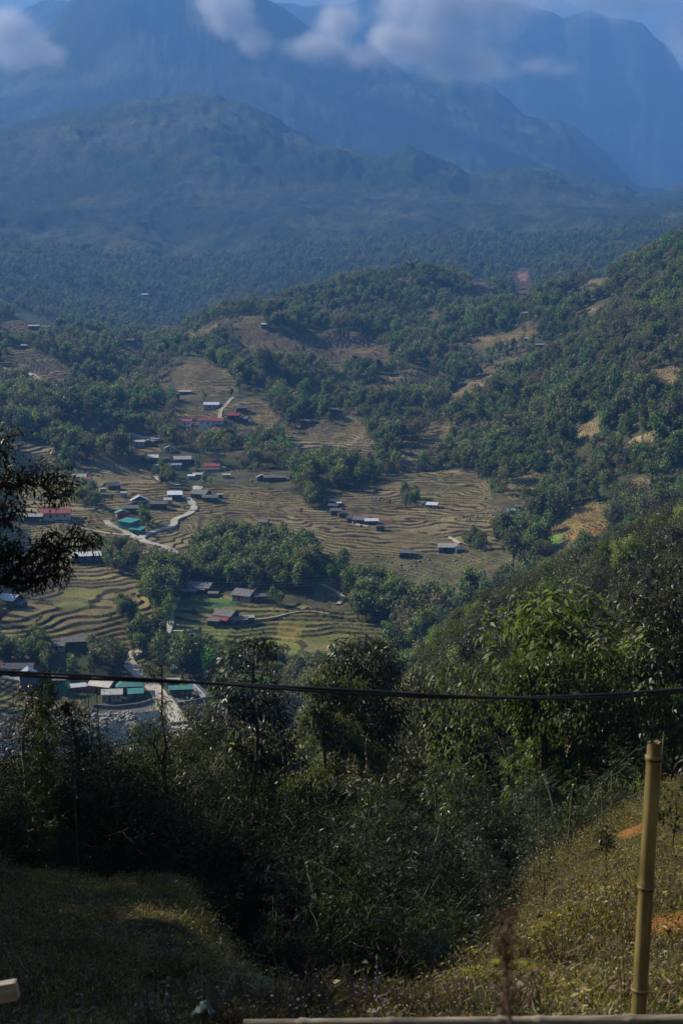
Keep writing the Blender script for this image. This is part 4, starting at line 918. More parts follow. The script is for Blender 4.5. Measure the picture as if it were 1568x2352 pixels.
# ---------------- forest tree shapes (10 m high)
def rand_lobes(r, H, W, base=.35, n=7):
    out = []
    for i in range(n):
        z = H * (base + (1 - base) * (i + .5) / n * .92); k = math.sin(math.pi * min(1, ((z / H - base) / (1 - base)) * .75 + .2))
        a = r.random() * 6.28; rr = W * .30 * k * r.random() ** .5 * 1.3
        s = W * (.22 + .14 * r.random()) * (.6 + .5 * k)
        out.append((rr * math.cos(a), rr * math.sin(a), z, s, s, s * .75))
    out.append((0, 0, H * .62, W * .3, W * .3, H * .22))
    return out
def far_tree(seed, W=6.2, nq=420, size=.8, m_=None, base=.3, H=10.0):
    r = np.random.default_rng(seed); lb = rand_lobes(r, H, W, base)
    P, v = lobes_pts(lb, nq, r, .7)
    Dv = unit(r.normal(size=(nq, 3)) + v * .4 - [0, 0, .2])
    V, Q = leaves_np(P - Dv * size * .4, Dv, size * (.6 + .8 * r.random(nq)), size * (.5 + .5 * r.random(nq)), r, up=v * 1.5)
    kk = np.clip((P[:, 2] / H - .35) * .4 + .35 * r.random(nq) + .35 * (np.sin(P[:, 0] * 2.2 + seed) * np.cos(P[:, 1] * 2.1 + P[:, 2] * 1.6)), 0, 1)
    Vt, Qt = tube_np(np.array([[0, 0, -1.0], [.05, .03, H * .3], [.1, -.05, H * .75]]), np.array([.17, .13, .05]), 5)
    me = np_mesh('crown', V, Q, m_ or M_far, tint=np.repeat(kk, 4)); tr = np_mesh('trunk', Vt, Qt, M_bark)
    both = np_mesh('forest_tree', np.concatenate([V, Vt]), np.concatenate([Q, Qt + len(V)]), [m_ or M_far, M_bark],
                   tint=np.concatenate([np.repeat(kk, 4), np.zeros(len(Vt))]), midx=[0] * len(Q) + [1] * len(Qt))
    return me, tr, both
PROTO = [far_tree(101, 6.4), far_tree(102, 5.2), far_tree(103, 7.2, 460), far_tree(104, 4.2, 320, base=.2), far_tree(105, 6.0, 300, .7, M_farg, .35),
         far_tree(106, 5.6), far_tree(107, 6.8, 460), far_tree(108, 4.8, 240, .55, M_farg, .45), far_tree(109, 4.6, 380, .7, M_brt, .15), far_tree(110, 5.5, 380, .7, M_brt, .2)]

# ---------------- where forest trees stand
def sample_trees(d0, d1, area, seed, amax=15.8):
    r = np.random.default_rng(seed); A = R(amax); n = int(A * (d1 * d1 - d0 * d0) / area)
    d = np.sqrt(r.uniform(d0 * d0, d1 * d1, n)); a = r.uniform(-A, A, n)
    return d * np.sin(a), d * np.cos(a), r
def grid_ij(x, y):
    d = np.hypot(x, y); a = np.arctan2(x, y)
    i = np.clip(np.interp(d, D, np.arange(ND)).round().astype(int), 0, ND - 1); j = np.clip(np.interp(a, AZ, np.arange(NA)).round().astype(int), 0, NA - 1)
    return i, j

CLEAR = [[(640,1345),(800,1335),(800,1400),(640,1405)],[(330,1030),(560,1035),(570,1112),(430,1118),(345,1085)],[(290,1000),(385,1000),(380,1040),(300,1040)],[(60,1085),(520,1090),(520,1200),(60,1215)],[(395,895),(620,890),(620,1000),(400,1000)],[(560,1085),(670,1085),(670,1115),(560,1115)],[(0,1530),(340,1560),(480,1570),(480,1640),(0,1640)],[(280,1490),(350,1490),(400,1590),(330,1590)],[(130,1455),(205,1455),(205,1490),(130,1490)],[(430,1335),(640,1335),(640,1400),(430,1400)],[(60,735),(125,735),(125,765),(60,765)],[(740,1140),(900,1140),(900,1225),(740,1225)]]
trees = []              # x, y, z, height scale, proto, rotation
def add_forest(d0, d1, area, seed, hmin, hmax, dens=None):
    x, y, r = sample_trees(d0, d1, area, seed); z = ground_z(x, y); d = np.hypot(x, y)
    hgt = (hmin * .55 + (hmax * 1.25 - hmin * .55) * r.random(len(x)) ** 1.6) * (.7 + .6 * np.clip(fbm(x / 60, y / 60, 3, 301) + .5, 0, 1.4)); hgt = np.clip(hgt, hmin * .5, hmax * 1.4)
    i, j = grid_ij(x, y)
    vis = (z + hgt) / d > CUM[np.maximum(i - 2, 0), j] - .0005
    px, py = world_px(x, y, z + hgt * .55)
    ok = vis & (px > -60) & (px < 1630)
    for k, f in enumerate(FIELDS):
        g = inpoly(px, py, f[2]) & (d > 452) & (d < 2700)
        c = np.zeros(len(x), bool)
        for p in CLUMPS: c |= inpoly(px, py + 2, p)
        ok &= ~(g & ~(c & (d < 900)))
    ok &= ~(field[i, j] >= 0)
    for p in PLAIN: ok &= ~(inpoly(px, py, p) & (d < 520))
    ok &= ~(plain[i, j])
    bxp, byp = world_px(x, y, z)
    rnd = r.random(len(x))
    for p in CLEAR: ok &= ~((inpoly(bxp, byp, p) | inpoly(px, py, p)) & (rnd < .93) & (d > 452))
    gap = fbm(x / 70, y / 70, 3, 305)
    if dens is not None: ok &= (gap > dens)
    for (hx, hy, hr) in HOUSE_SPOTS:
        ok &= np.hypot(x - hx, y - hy) > hr + 2
        # keep the view onto each building open
        hd = math.hypot(hx, hy); ok &= ~((np.abs(np.arctan2(x, y) - math.atan2(hx, hy)) * hd < hr * 1.0) & (d < hd) & (d > hd - 42))
    idx = np.where(ok)[0]
    typ = fbm(x / 45, y / 45, 2, 302); ty2 = fbm(x / 90, y / 90, 3, 309) + .25 * r.normal(size=len(x))
    for q in idx:
        if ty2[q] > .42: pr = int(r.choice([8, 9, 8, 1]))
        elif ty2[q] < -.45: pr = int(r.choice([4, 7, 7]))
        elif typ[q] > .28: pr = int(r.choice([4, 7, 0, 4]))
        elif typ[q] < -.28: pr = int(r.choice([3, 1, 5]))
        else: pr = int(r.choice([0, 1, 2, 5, 6, 6]))
        trees.append((x[q], y[q], z[q], hgt[q] / 10, pr, r.random() * 6.28, d[q]))

# ---------------- fill the forest
add_forest(452, 700, 25, 11, 6, 13, -.85)
add_forest(700, 1250, 22, 12, 6, 13, -.66)
add_forest(1250, 2050, 38, 13, 7, 13, -.66)
add_forest(2050, 3600, 150, 14, 9, 15)
# woods standing inside the fields: dense, tall
r = np.random.default_rng(77)
for ci, poly in enumerate(CLUMPS):
    xs = [q[0] for q in poly]; ys = [q[1] for q in poly]; area = (max(xs) - min(xs)) * (max(ys) - min(ys)); n_ = int(area / 130) + 4; big = ci in (0, 1, 3)
    for _ in range(n_):
        x = r.uniform(min(xs), max(xs)); y = r.uniform(min(ys), max(ys)) + (22 if big else 8)
        if not inpoly(np.array([x]), np.array([y - (18 if big else 6)]), poly)[0]: continue
        p, d = hit(x, y)
        if any(math.hypot(p[0] - h_[0], p[1] - h_[1]) < h_[2] + 2.5 for h_ in HOUSE_SPOTS): continue
        if any(abs(math.atan2(p[0], p[1]) - math.atan2(h_[0], h_[1])) * d < h_[2] + 1 and 0 < math.hypot(h_[0], h_[1]) - d < 32 for h_ in HOUSE_SPOTS): continue
        h_ = r.uniform(11, 16) if big else r.uniform(6, 10)
        trees.append((p[0], p[1], p[2], h_ / 10, int(r.choice([0, 2, 5, 6, 1])), r.random() * 6.28, d))
# scattered trees and bushes among fields
for _ in range(420):
    x = r.uniform(0, 1300); y = r.uniform(1080, 1560)
    p, d = hit(x, y)
    if field[grid_ij(p[0], p[1])] < 0 or fbm(x / 60, y / 30, 2, 9) < .15: continue
    if any(math.hypot(p[0] - h_[0], p[1] - h_[1]) < h_[2] + 2 for h_ in HOUSE_SPOTS): continue
    trees.append((p[0], p[1], p[2], r.uniform(.12, .45), int(r.choice([3, 1, 4, 7, 5])), r.random() * 6.28, d))
trees.sort(key=lambda t: t[6])
LOOK = ['deep green', 'slim dark green', 'broad green', 'narrow dark green', 'grey brown', 'rounded green', 'wide crowned green', 'thin grey', 'bright green', 'fresh green']
SHORT = [(x, y, ' '.join(lb.split()[:6]) if False else lb) for x, y, lb in LANDMARKS]
def short(lb):
    w = lb.split(); out = []
    for q in w:
        if q in ('with', 'at', 'of', 'in', 'on', 'below', 'above', 'beside', 'behind', 'by', 'left', 'right', 'between', 'alone', 'standing', 'half', 'among', 'under', 'touching', 'squeezed', 'amid', 'joined', 'facing', 'directly', 'just') and len(out) > 1: break
        out.append(q)
    return 'the ' + ' '.join(out[:6])
EXTRA = [(1330, 1210, 'the reddish bare field patch'), (580, 1290, 'the big clump amid the terraces'), (1180, 1190, 'the stony stream bed'), (1250, 1290, 'the lower corner of the right terraces'), (960, 1480, 'the woodland clearing'), (860, 1390, 'the dark wood by the banana plants'),
         (600, 1460, 'the tall drooping leaf tree'), (840, 1470, 'the twin topped tree'), (1300, 1500, 'the heart leaved tree'), (1500, 1700, 'the bamboo post'), (1500, 1300, 'the wooded rise at the right edge'), (1350, 1380, 'the thicket over the heart leaved tree'), (1100, 1420, 'the grey brown wood edge'), (430, 1620, 'the concrete bridge'), (150, 1650, 'the river stones'), (720, 1650, 'the yellow green climber tree')]
USED = {}
def tree_label(look, px, py, noun='tree'):
    cands = sorted([(math.hypot(px - a, (py - b_) * 1.3), a, b_, n_) for a, b_, n_ in [(a, b_, short(l_)) for a, b_, l_ in LANDMARKS] + EXTRA])[:4]
    for dd, a, b_, n_ in cands:
        dx, dy = px - a, py - b_
        rel = ('left of' if dx < 0 else 'right of') if abs(dx) > abs(dy) else ('above' if dy < 0 else 'below')
        for dist_ in (('just' if dd < 35 else 'some way' if dd < 90 else 'well'),):
            lb = '%s %s %s %s %s' % (look, noun, dist_, rel, n_)
            lb = ' '.join(lb.split()[:16])
            if lb not in USED: USED[lb] = 1; return lb
    for dd, a, b_, n_ in cands:
        dx, dy = px - a, py - b_
        lb = '%s %s %s and %s %s' % (look, noun, 'up' if dy < 0 else 'down', 'to the left of' if dx < 0 else 'to the right of', n_); lb = ' '.join(lb.split()[:16])
        if lb not in USED: USED[lb] = 1; return lb
    return None
N_IND = 105
def put_tree(t, i):
    x, y, z, s, pr, rot, d = t
    px, py = world_px(x, y, z)
    if px < 420: gr, df = 'trees among the lower left farms', 'leafy tree in the groves around the lower left farms'
    elif px < 740: gr, df = 'trees around the middle groves', 'leafy tree in the crowded groves amid the middle terraces'
    elif px < 960: gr, df = 'trees below the green field', 'leafy tree in the crowded wood below the green field'
    else: gr, df = 'trees right of the green field', 'leafy tree in the crowded wood right of the green field'
    o = empty('broadleaf_tree', (x, y, z), rot); o.scale = (s * (.9 + .25 * ((i * 37) % 10) / 10), s, s); tag(o, tree_label(LOOK[pr] + ' ' + ('tall' if s > 1 else 'low'), px, py - s * 10 / d * F) or df, 'tree', gr)
    link('trunk', PROTO[pr][1], o); link('crown', PROTO[pr][0], o)
for i, t in enumerate(trees[:N_IND]): put_tree(t, i)
rest = list(trees[N_IND:])
def scatter_object(name, pts, rot, scl, idx, coll, label, mats):
    me = bpy.data.meshes.new(name); me.vertices.add(len(pts)); me.vertices.foreach_set('co', np.asarray(pts, np.float32).ravel())
    for nm, arr, ty in (('rot', rot, 'FLOAT'), ('scl', scl, 'FLOAT'), ('idx', idx, 'INT')):
        a = me.attributes.new(nm, ty, 'POINT'); a.data.foreach_set('value', np.asarray(arr, np.float32 if ty == 'FLOAT' else np.int32))
    o = link(name, me); tag(o, label, kind='stuff')
    ng = bpy.data.node_groups.new(name, 'GeometryNodeTree'); ng.interface.new_socket('Geometry', in_out='INPUT', socket_type='NodeSocketGeometry'); ng.interface.new_socket('Geometry', in_out='OUTPUT', socket_type='NodeSocketGeometry')
    n = ng.nodes; l = ng.links; gi = n.new('NodeGroupInput'); go = n.new('NodeGroupOutput')
    ci_ = n.new('GeometryNodeCollectionInfo'); ci_.inputs['Collection'].default_value = coll; ci_.inputs['Separate Children'].default_value = True; ci_.inputs['Reset Children'].default_value = True
    ip = n.new('GeometryNodeInstanceOnPoints'); ip.inputs['Pick Instance'].default_value = True
    def att(nm, ty):
        a = n.new('GeometryNodeInputNamedAttribute'); a.data_type = ty; a.inputs['Name'].default_value = nm
        return [s_ for s_ in a.outputs if s_.enabled and s_.name == 'Attribute'][0]
    cx = n.new('ShaderNodeCombineXYZ'); l.new(att('rot', 'FLOAT'), cx.inputs[2])
    l.new(gi.outputs[0], ip.inputs['Points']); l.new(ci_.outputs[0], ip.inputs['Instance']); l.new(att('idx', 'INT'), ip.inputs['Instance Index'])
    l.new(cx.outputs[0], ip.inputs['Rotation']); l.new(att('scl', 'FLOAT'), ip.inputs['Scale']); l.new(ip.outputs[0], go.inputs[0])
    md = o.modifiers.new('scatter', 'NODES'); md.node_group = ng
    return o
# ---------------- trees of the near slope (60 - 440 m), each an object
def rl(seed, W, H, base, n): return rand_lobes(np.random.default_rng(seed), H, W, base, n)
def std_tree(seed, W, lm, kind='droop', Ln=.27, Wd=.095, nclu=240, nleaf=27, rc=.62, base=.22, bm=None, n=9):
    return plant_meshes('t', seed, (0, 0, -1), (.2, .1, 8.6), rl(seed, W, 10, base, n), nclu, nleaf, rc, kind, Ln, Wd, lm, bm or M_bark, .16, shell=.35, minr=.012)
MIDP = [std_tree(201, 6.5, M_brn), std_tree(202, 7.5, M_brn, 'up', .23, .075), std_tree(203, 6.0, M_far, 'droop', .36, .16), std_tree(204, 7.0, M_droop, 'droop', .4, .12),
        std_tree(205, 6.5, M_brn, 'up', .26, .08, 200, 12, .7, bm=M_barkp), std_tree(206, 6.0, M_yel, 'heart', .26, .14, 200, 18)]
def place_plant(name, meshes, loc, rot, scale, label, cat, group=None):
    o = empty(name, loc, rot); o.scale = scale if hasattr(scale, '__len__') else (scale,) * 3; tag(o, label, cat, group)
    t_ = link('trunk', meshes[0], o)
    if len(meshes) > 2 and meshes[1] is not None: link('limbs', meshes[1], o)
    link('crown', meshes[-1], o); return o
ENV_L = ([0, 60, 130, 200, 260, 300, 350, 420, 470, 540, 600, 650, 700, 780, 860, 940, 1000, 1600], [1730, 1760, 1740, 1745, 1720, 1690, 1700, 1690, 1650, 1620, 1640, 1700, 1640, 1560, 1560, 1600, 1560, 1540])
ENV_R = ([900, 940, 1000, 1050, 1150, 1250, 1350, 1450, 1568, 1700], [1530, 1495, 1430, 1380, 1315, 1265, 1230, 1180, 1120, 1080])
r = np.random.default_rng(88); cnt_mid = 0; placed = []
x, y, _ = sample_trees(62, 450, 27, 21, 15.5); z = ground_z(x, y); d_ = np.hypot(x, y)
order = np.argsort(d_)
for q in order:
    d = d_[q]; h_ = r.uniform(9, 14)
    bx, by = world_px(x[q], y[q], z[q]); tx, ty = world_px(x[q], y[q], z[q] + h_)
    if bx < -60 or bx > 1640: continue
    rightside = bx > 950
    env = np.interp(bx, *ENV_R) if rightside else np.interp(bx, *ENV_L)
    env += 10 + 30 * abs(r.normal()) if rightside else 25 + 60 * r.random()
    if not rightside and by < 1720 + 0 * bx and bx < 900 : continue
    if ty < env:
        h_ = (by - env) / F * d * 1.03
        if h_ < 4.5: continue
        tx, ty = world_px(x[q], y[q], z[q] + h_)
    i0 = int(np.searchsorted(D, d)); j0 = int(np.interp(math.atan2(x[q], y[q]), AZ, np.arange(NA)))
    if (z[q] + h_) / d < CUM[i0 - 1, j0] - .002: continue
    # skip what nearer crowns would wholly cover
    if sum(1 for (ax, ay, aw) in placed if abs(ax - bx) < aw * .5 and ay < ty - 12) >= 3: continue
    w_px = 6.5 * (h_ / 10) / d * F; placed.append((bx, ty, w_px))
    if rightside and bx > 1100: pr = int(r.choice([0, 1, 4, 1, 0, 3, 2]))
    else: pr = int(r.choice([0, 3, 2, 2, 5, 1]))
    if cnt_mid >= 175: rest.append((x[q], y[q], z[q], h_ / 10, len(PROTO) + pr, r.random() * 6.28, d)); continue
    lk = ['brown green', 'olive brown', 'dense green', 'dark hanging leaved', 'pale stemmed brown', 'yellow green'][pr] + (' tall' if h_ > 10.5 else '')
    if rightside: lb, gr = ('brown green tree crowded on the near wooded slope at the right', 'trees on the near right slope')
    else: lb, gr = ('dark tree rising from the shaded ravine below the village', 'trees in the shaded ravine')
    lb = tree_label(lk, bx, ty) or lb
    place_plant('slope_tree', MIDP[pr], (x[q], y[q], z[q]), r.random() * 6.28, h_ / 10, lb, 'tree', gr); cnt_mid += 1
print('MID', cnt_mid, d)
rest = np.array(rest)
src = bpy.data.collections.new('forest_shapes')
for i, (_, _, both) in enumerate(PROTO):
    o = bpy.data.objects.new('forest_shape_%02d' % i, both); src.objects.link(o)
for i, ms in enumerate(MIDP):
    V, Q, tn, mi, lm, bm = RAW[ms[2].name]; o = bpy.data.objects.new('forest_shape_%02d' % (i + len(PROTO)), np_mesh('forest_tree', V, Q, [lm, bm], tint=tn, midx=mi)); src.objects.link(o)
scatter_object('forest', rest[:, :3], rest[:, 5], rest[:, 3], rest[:, 4].astype(int), src, 'dense mixed forest covering the hills and the mountain foot', None)
print('TREES', len(trees))


# ---------------- single trees seen large, crowns after their own shapes
def hero(name, d, base_px, lobes_px, nclu, nleaf, rc, kind, Ln, Wd, lm, bm, r0, seed, label, top_px=None, base_d=None, sag=.03, minr=.004, shell=.4, tree_cat='tree', depth=.8):
    base = at(base_px[0], base_px[1], base_d or d); base[2] = float(ground_z(base[0], base[1])[0]) - .2
    lb = []; rr = np.random.default_rng(seed)
    for (lx, ly, rx, ry) in lobes_px:
        dd = d + (rr.random() - .5) * depth * rx / F * d * 2
        c = at(lx, ly, dd); s = dd / F
        lb.append((*(c - base), rx * s, min(rx, 1.3 * ry) * s * .9, ry * s))
    tp = at(*(top_px or lobes_px[0][:2]), d) - base
    ms = plant_meshes(name, seed, (0, 0, 0), tp, lb, nclu, nleaf, rc, kind, Ln, Wd, lm, bm, r0, sag, minr, shell)
    return place_plant(name, ms, base, 0, 1, label, tree_cat)
hero('leafy_tree', 24, (-190, 2000), [(15, 1010, 32, 40), (35, 1100, 35, 45), (105, 1100, 50, 38), (140, 1125, 40, 26), (40, 1165, 45, 18), (20, 1260, 60, 50), (90, 1290, 70, 45), (60, 1330, 60, 35), (130, 1250, 60, 40), (195, 1240, 40, 24), (215, 1245, 22, 20), (178, 1212, 14, 18), (120, 1320, 40, 30), (10, 1180, 30, 50), (-40, 1100, 60, 90), (-60, 1280, 70, 80)],
     430, 11, .18, 'droop', .115, .034, M_droop, M_bark, .13, 401, 'dark tree with drooping narrow leaves reaching in from the left edge', top_px=(-20, 1120), sag=.05, shell=.3, minr=.0045)
hero('drooping_leaf_tree', 62, (575, 1950), [(585, 1475, 42, 30), (620, 1495, 28, 35), (545, 1520, 40, 30), (510, 1560, 35, 30), (600, 1560, 60, 35), (560, 1620, 75, 40), (625, 1640, 55, 45), (500, 1660, 50, 40), (590, 1710, 90, 50), (650, 1720, 60, 50), (540, 1760, 90, 50), (630, 1820, 100, 60)],
     420, 17, .42, 'droop', .27, .075, M_droop, M_bark, .15, 402, 'tall dark tree with hanging long leaves standing in front of the green terraces', sag=.03, minr=.012)
hero('leafy_tree', 70, (860, 1900), [(800, 1490, 40, 30), (870, 1495, 45, 35), (770, 1530, 45, 35), (840, 1550, 70, 40), (895, 1550, 35, 40), (800, 1610, 80, 45), (880, 1640, 60, 60), (850, 1700, 70, 60)],
     420, 18, .5, 'droop', .30, .085, M_droop, M_bark, .16, 403, 'broad dark tree with twin tops left of the grey hut in the clearing', minr=.012)
hero('climber_tree', 58, (790, 1950), [(740, 1580, 45, 40), (800, 1590, 45, 40), (730, 1660, 50, 60), (790, 1690, 50, 50), (850, 1760, 50, 60), (760, 1780, 60, 50), (700, 1820, 60, 50), (800, 1850, 70, 50)],
     520, 18, .36, 'heart', .18, .11, M_yel, M_bark, .12, 404, 'yellow green tree hung with climbers in the centre of the near trees', minr=.01)
hero('heart_leaf_tree', 44, (1330, 2000), [(1210, 1530, 60, 30), (1290, 1510, 70, 28), (1370, 1510, 60, 28), (1440, 1540, 45, 30), (1180, 1590, 50, 40), (1270, 1580, 90, 40), (1380, 1590, 80, 40), (1220, 1650, 70, 40), (1320, 1660, 100, 40), (1450, 1650, 60, 40), (1500, 1600, 50, 30), (1545, 1590, 40, 25), (1260, 1710, 60, 40), (1540, 1680, 50, 40), (1500, 1730, 50, 35), (1250, 1770, 60, 40), (1340, 1740, 70, 45), (1420, 1720, 60, 45), (1400, 1790, 60, 40)],
     700, 18, .30, 'heart', .135, .085, M_heart, M_bark, .16, 405, 'wide tree with hanging heart shaped leaves behind the bamboo post', sag=.02, minr=.008)
hero('twiggy_tree', 48, (90, 1960), [(60, 1600, 45, 40), (90, 1640, 40, 40), (50, 1670, 50, 40), (110, 1700, 50, 40)],
     130, 11, .30, 'droop', .15, .04, M_droop, M_barkp, .06, 406, 'small half bare tree with pale forked stems in front of the river stones', minr=.01)
hero('feathery_tree', 40, (170, 1950), [(165, 1640, 45, 35), (180, 1680, 50, 40), (150, 1720, 60, 40), (220, 1720, 50, 40), (170, 1790, 80, 50)],
     260, 20, .28, 'up', .13, .022, M_bamb, M_bark, .07, 407, 'feathery olive tree in front of the river bank at left', minr=.008)
hero('feathery_tree', 46, (390, 1980), [(370, 1530, 22, 22), (345, 1545, 30, 16), (370, 1610, 26, 20), (385, 1655, 30, 25), (330, 1680, 45, 30), (380, 1700, 60, 35), (440, 1720, 60, 40), (340, 1750, 70, 45)],
     300, 18, .24, 'droop', .15, .026, M_bamb, M_bark, .07, 408, 'feathery tree whose tip crosses the pale road and bridge', minr=.008)
hero('leafy_tree', 52, (470, 1990), [(450, 1640, 35, 30), (480, 1680, 50, 40), (430, 1700, 40, 35), (490, 1760, 70, 45), (420, 1790, 70, 45)],
     260, 16, .32, 'droop', .17, .05, M_brn, M_barkp, .09, 409, 'open branched olive tree at the near end of the steel footbridge', minr=.01)
hero('leafy_tree', 80, (985, 1900), [(960, 1560, 40, 40), (1000, 1600, 45, 45), (950, 1640, 45, 50), (1010, 1680, 60, 50), (940, 1730, 60, 50)],
     300, 16, .5, 'droop', .26, .07, M_brn, M_bark, .12, 410, 'grey brown fine leaved tree between the twin topped tree and the bamboo', minr=.012)

for k_, (x_, y_, w_, d_f, m_, lb) in enumerate([(500, 1700, 90, 84, 3, 'dark leafy tree filling the gap behind the tall drooping leaf tree'), (660, 1690, 80, 86, 2, 'green leafy tree between the drooping leaf tree and the climber tree'), (900, 1720, 80, 84, 1, 'olive tree behind the right foot of the twin topped tree'),
        (1090, 1620, 80, 78, 4, 'grey brown fine twigged tree left of the heart leaved tree'), (1020, 1560, 70, 96, 0, 'brown green tree above the bright bamboo column'), (1140, 1540, 80, 88, 1, 'olive tree at the upper left of the heart leaved tree'), (1480, 1480, 90, 80, 0, 'brown green tree above the right side of the heart leaved tree'), (330, 1760, 90, 66, 3, 'dark leafy tree below the near end of the concrete bridge'), (420, 1800, 90, 60, 2, 'green leafy tree in the dark hollow below the footbridge')]):
    p_ = at(x_, y_, d_f); g_ = float(ground_z(p_[0], p_[1])[0]); h_ = (p_[2] - g_) / .95
    if h_ > 2: place_plant('leafy_tree', MIDP[m_], (p_[0], p_[1], g_), k_ * 1.7, (min(h_ / 10, 1.2), min(h_ / 10, 1.2), h_ / 10), lb, 'tree')
# ---------------- bamboo
def bamboo_meshes(seed, nc=12, H_=10, spread=1.3, lean=.28, Ln=.17, Wd=.026, lm=None, start=.25, tw=3, nl=7, twl=.45, rc0=.03, nodes=26):
    r = np.random.default_rng(seed); tv = []; tq = []; b0 = 0; P = []; Dv = []
    for c in range(nc):
        a = r.random() * 6.28; q = spread * .25 * r.random() ** .5; h_ = H_ * r.uniform(.72, 1); ln = lean * h_ * r.uniform(.4, 1.1)
        t = np.linspace(0, 1, 14); bx = q * math.cos(a) + ln * t ** 2.4 * math.cos(a); by = q * math.sin(a) + ln * t ** 2.4 * math.sin(a)
        bz = h_ * (t - .16 * t ** 4 * lean / .28) - .3
        pts = np.stack([bx, by, bz], 1); V, Q = tube_np(pts, rc0 * (1 - .85 * t) + .003, 5); tv.append(V); tq.append(Q + b0); b0 += len(V)
        for k in range(nodes):
            s = start + (1 - start) * (k + r.random()) / nodes; p = np.array([np.interp(s, t, pts[:, i]) for i in range(3)])
            for w_ in range(tw):
                dr = unit(r.normal(size=3) * [1, 1, .4] + [0, 0, .25]); L_ = twl * (.4 + .9 * r.random()) * (1.25 - .6 * s) * H_ / 10 * 1.6
                m_ = 3
                for e in range(1, m_ + 1):
                    cpt = p + dr * L_ * e / m_ - np.array([0, 0, .12 * L_ * (e / m_) ** 2])
                    P.append(np.repeat(cpt[None], nl, 0) + r.normal(size=(nl, 3)) * .02)
                    fan = dr * .8 + r.normal(size=(nl, 3)) * .65 + np.array([0, 0, -.45]); Dv.append(fan)
    P = np.concatenate(P); Dv = np.concatenate(Dv); N = len(P)
    V, Q = leaves_np(P, Dv, Ln * (.6 + .7 * r.random(N)), Wd * (.7 + .6 * r.random(N)), r, fold=.10)
    tn = np.clip(.3 * r.random(N) + .6 * np.clip(P[:, 2] / H_, 0, 1) * r.random(N), 0, 1)
    return (np_mesh('culms', np.concatenate(tv), np.concatenate(tq), M_culm, smooth=True), None, np_mesh('foliage', V, Q, lm or M_bamb, tint=np.repeat(tn, 4)))
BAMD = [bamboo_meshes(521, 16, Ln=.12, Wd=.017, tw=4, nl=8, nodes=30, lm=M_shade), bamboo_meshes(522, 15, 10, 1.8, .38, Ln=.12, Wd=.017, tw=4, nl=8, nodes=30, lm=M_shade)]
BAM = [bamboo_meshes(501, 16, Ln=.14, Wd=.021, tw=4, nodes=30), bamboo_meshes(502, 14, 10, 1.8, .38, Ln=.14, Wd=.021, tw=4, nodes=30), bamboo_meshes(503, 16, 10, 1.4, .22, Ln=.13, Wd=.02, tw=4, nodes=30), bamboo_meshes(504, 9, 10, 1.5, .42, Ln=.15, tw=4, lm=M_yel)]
def place_bamboo(px_, toprow, d, k, label, rot=0., wid=1.0, name='bamboo_clump', ms=None, group=None, cat='bamboo'):
    p = at(px_, toprow, d); g = float(ground_z(p[0], p[1])[0]); h_ = (p[2] - g) / .88
    if h_ < 1.2: return None
    o = empty(name, (p[0], p[1], g), rot); s = h_ / 10; o.scale = (s * wid, s * wid, s); tag(o, label, cat, group)
    m_ = ms or BAM[k]; link('culms', m_[0], o); link('foliage', m_[2], o); return o
for px_, ty, d, k, lb in [(1020, 1600, 46, 3, 'bright bamboo column left of the heart leaved tree'), (1150, 1730, 36, 1, 'arching bamboo clump under the left side of the heart leaved tree'), (1235, 1690, 34, 0, 'feathery bamboo clump directly under the heart leaved tree'),
      (1060, 1850, 34, 1, 'low spreading bamboo clump left of the sunlit slope'), (1200, 1880, 31, 2, 'bamboo clump touching the upper edge of the sunlit slope'), (950, 1900, 36, 0, 'bamboo clump at the centre of the dark ravine'),
      (1110, 1990, 29, 1, 'lowest bamboo clump beside the sunlit slope'), (1300, 1790, 35, 2, 'bamboo clump with pale shoots left of the bamboo post'), (1420, 1850, 38, 0, 'shaded bamboo clump behind the bamboo post'), (1530, 1800, 42, 2, 'shaded bamboo clump at the right edge behind the slope')]:
    place_bamboo(px_, ty, d, k, lb, rot=px_ * .37, wid=.85 if px_ == 1020 else 1.25)
spire = bamboo_meshes(511, 1, 10, .1, .05, Ln=.20, Wd=.03, start=.30, tw=4, nl=7, twl=.36, rc0=.03, nodes=40)
thin = bamboo_meshes(512, 1, 10, .1, .07, Ln=.13, Wd=.018, start=.35, tw=3, nl=1, twl=.55, rc0=.028, nodes=26)
tuft = bamboo_meshes(513, 1, 10, .1, .03, Ln=.22, Wd=.03, start=.62, tw=5, nl=7, twl=.35, rc0=.035, nodes=9)
place_bamboo(72, 1425, 34, 0, 'leafy bamboo spire rising over the lower left terraces', ms=spire, name='tall_bamboo', wid=.9)
place_bamboo(95, 1500, 36, 0, 'second leafy bamboo spire just right of the tallest one', 2., ms=spire, name='tall_bamboo', wid=.8)
place_bamboo(208, 1370, 38, 0, 'thin nearly leafless bamboo stem left of its twin', 1., ms=thin, name='tall_bamboo')
place_bamboo(228, 1345, 38, 0, 'thinnest and tallest bare bamboo stem left of the road', 3.4, ms=thin, name='tall_bamboo')
place_bamboo(170, 1560, 33, 0, 'bamboo stem with a dark leaf tuft before the river bank', .5, ms=tuft, name='tall_bamboo')
place_bamboo(195, 1590, 40, 0, 'bamboo stem with feathery top before the white tarpaulin', 2.5, ms=spire, name='tall_bamboo', wid=.8)
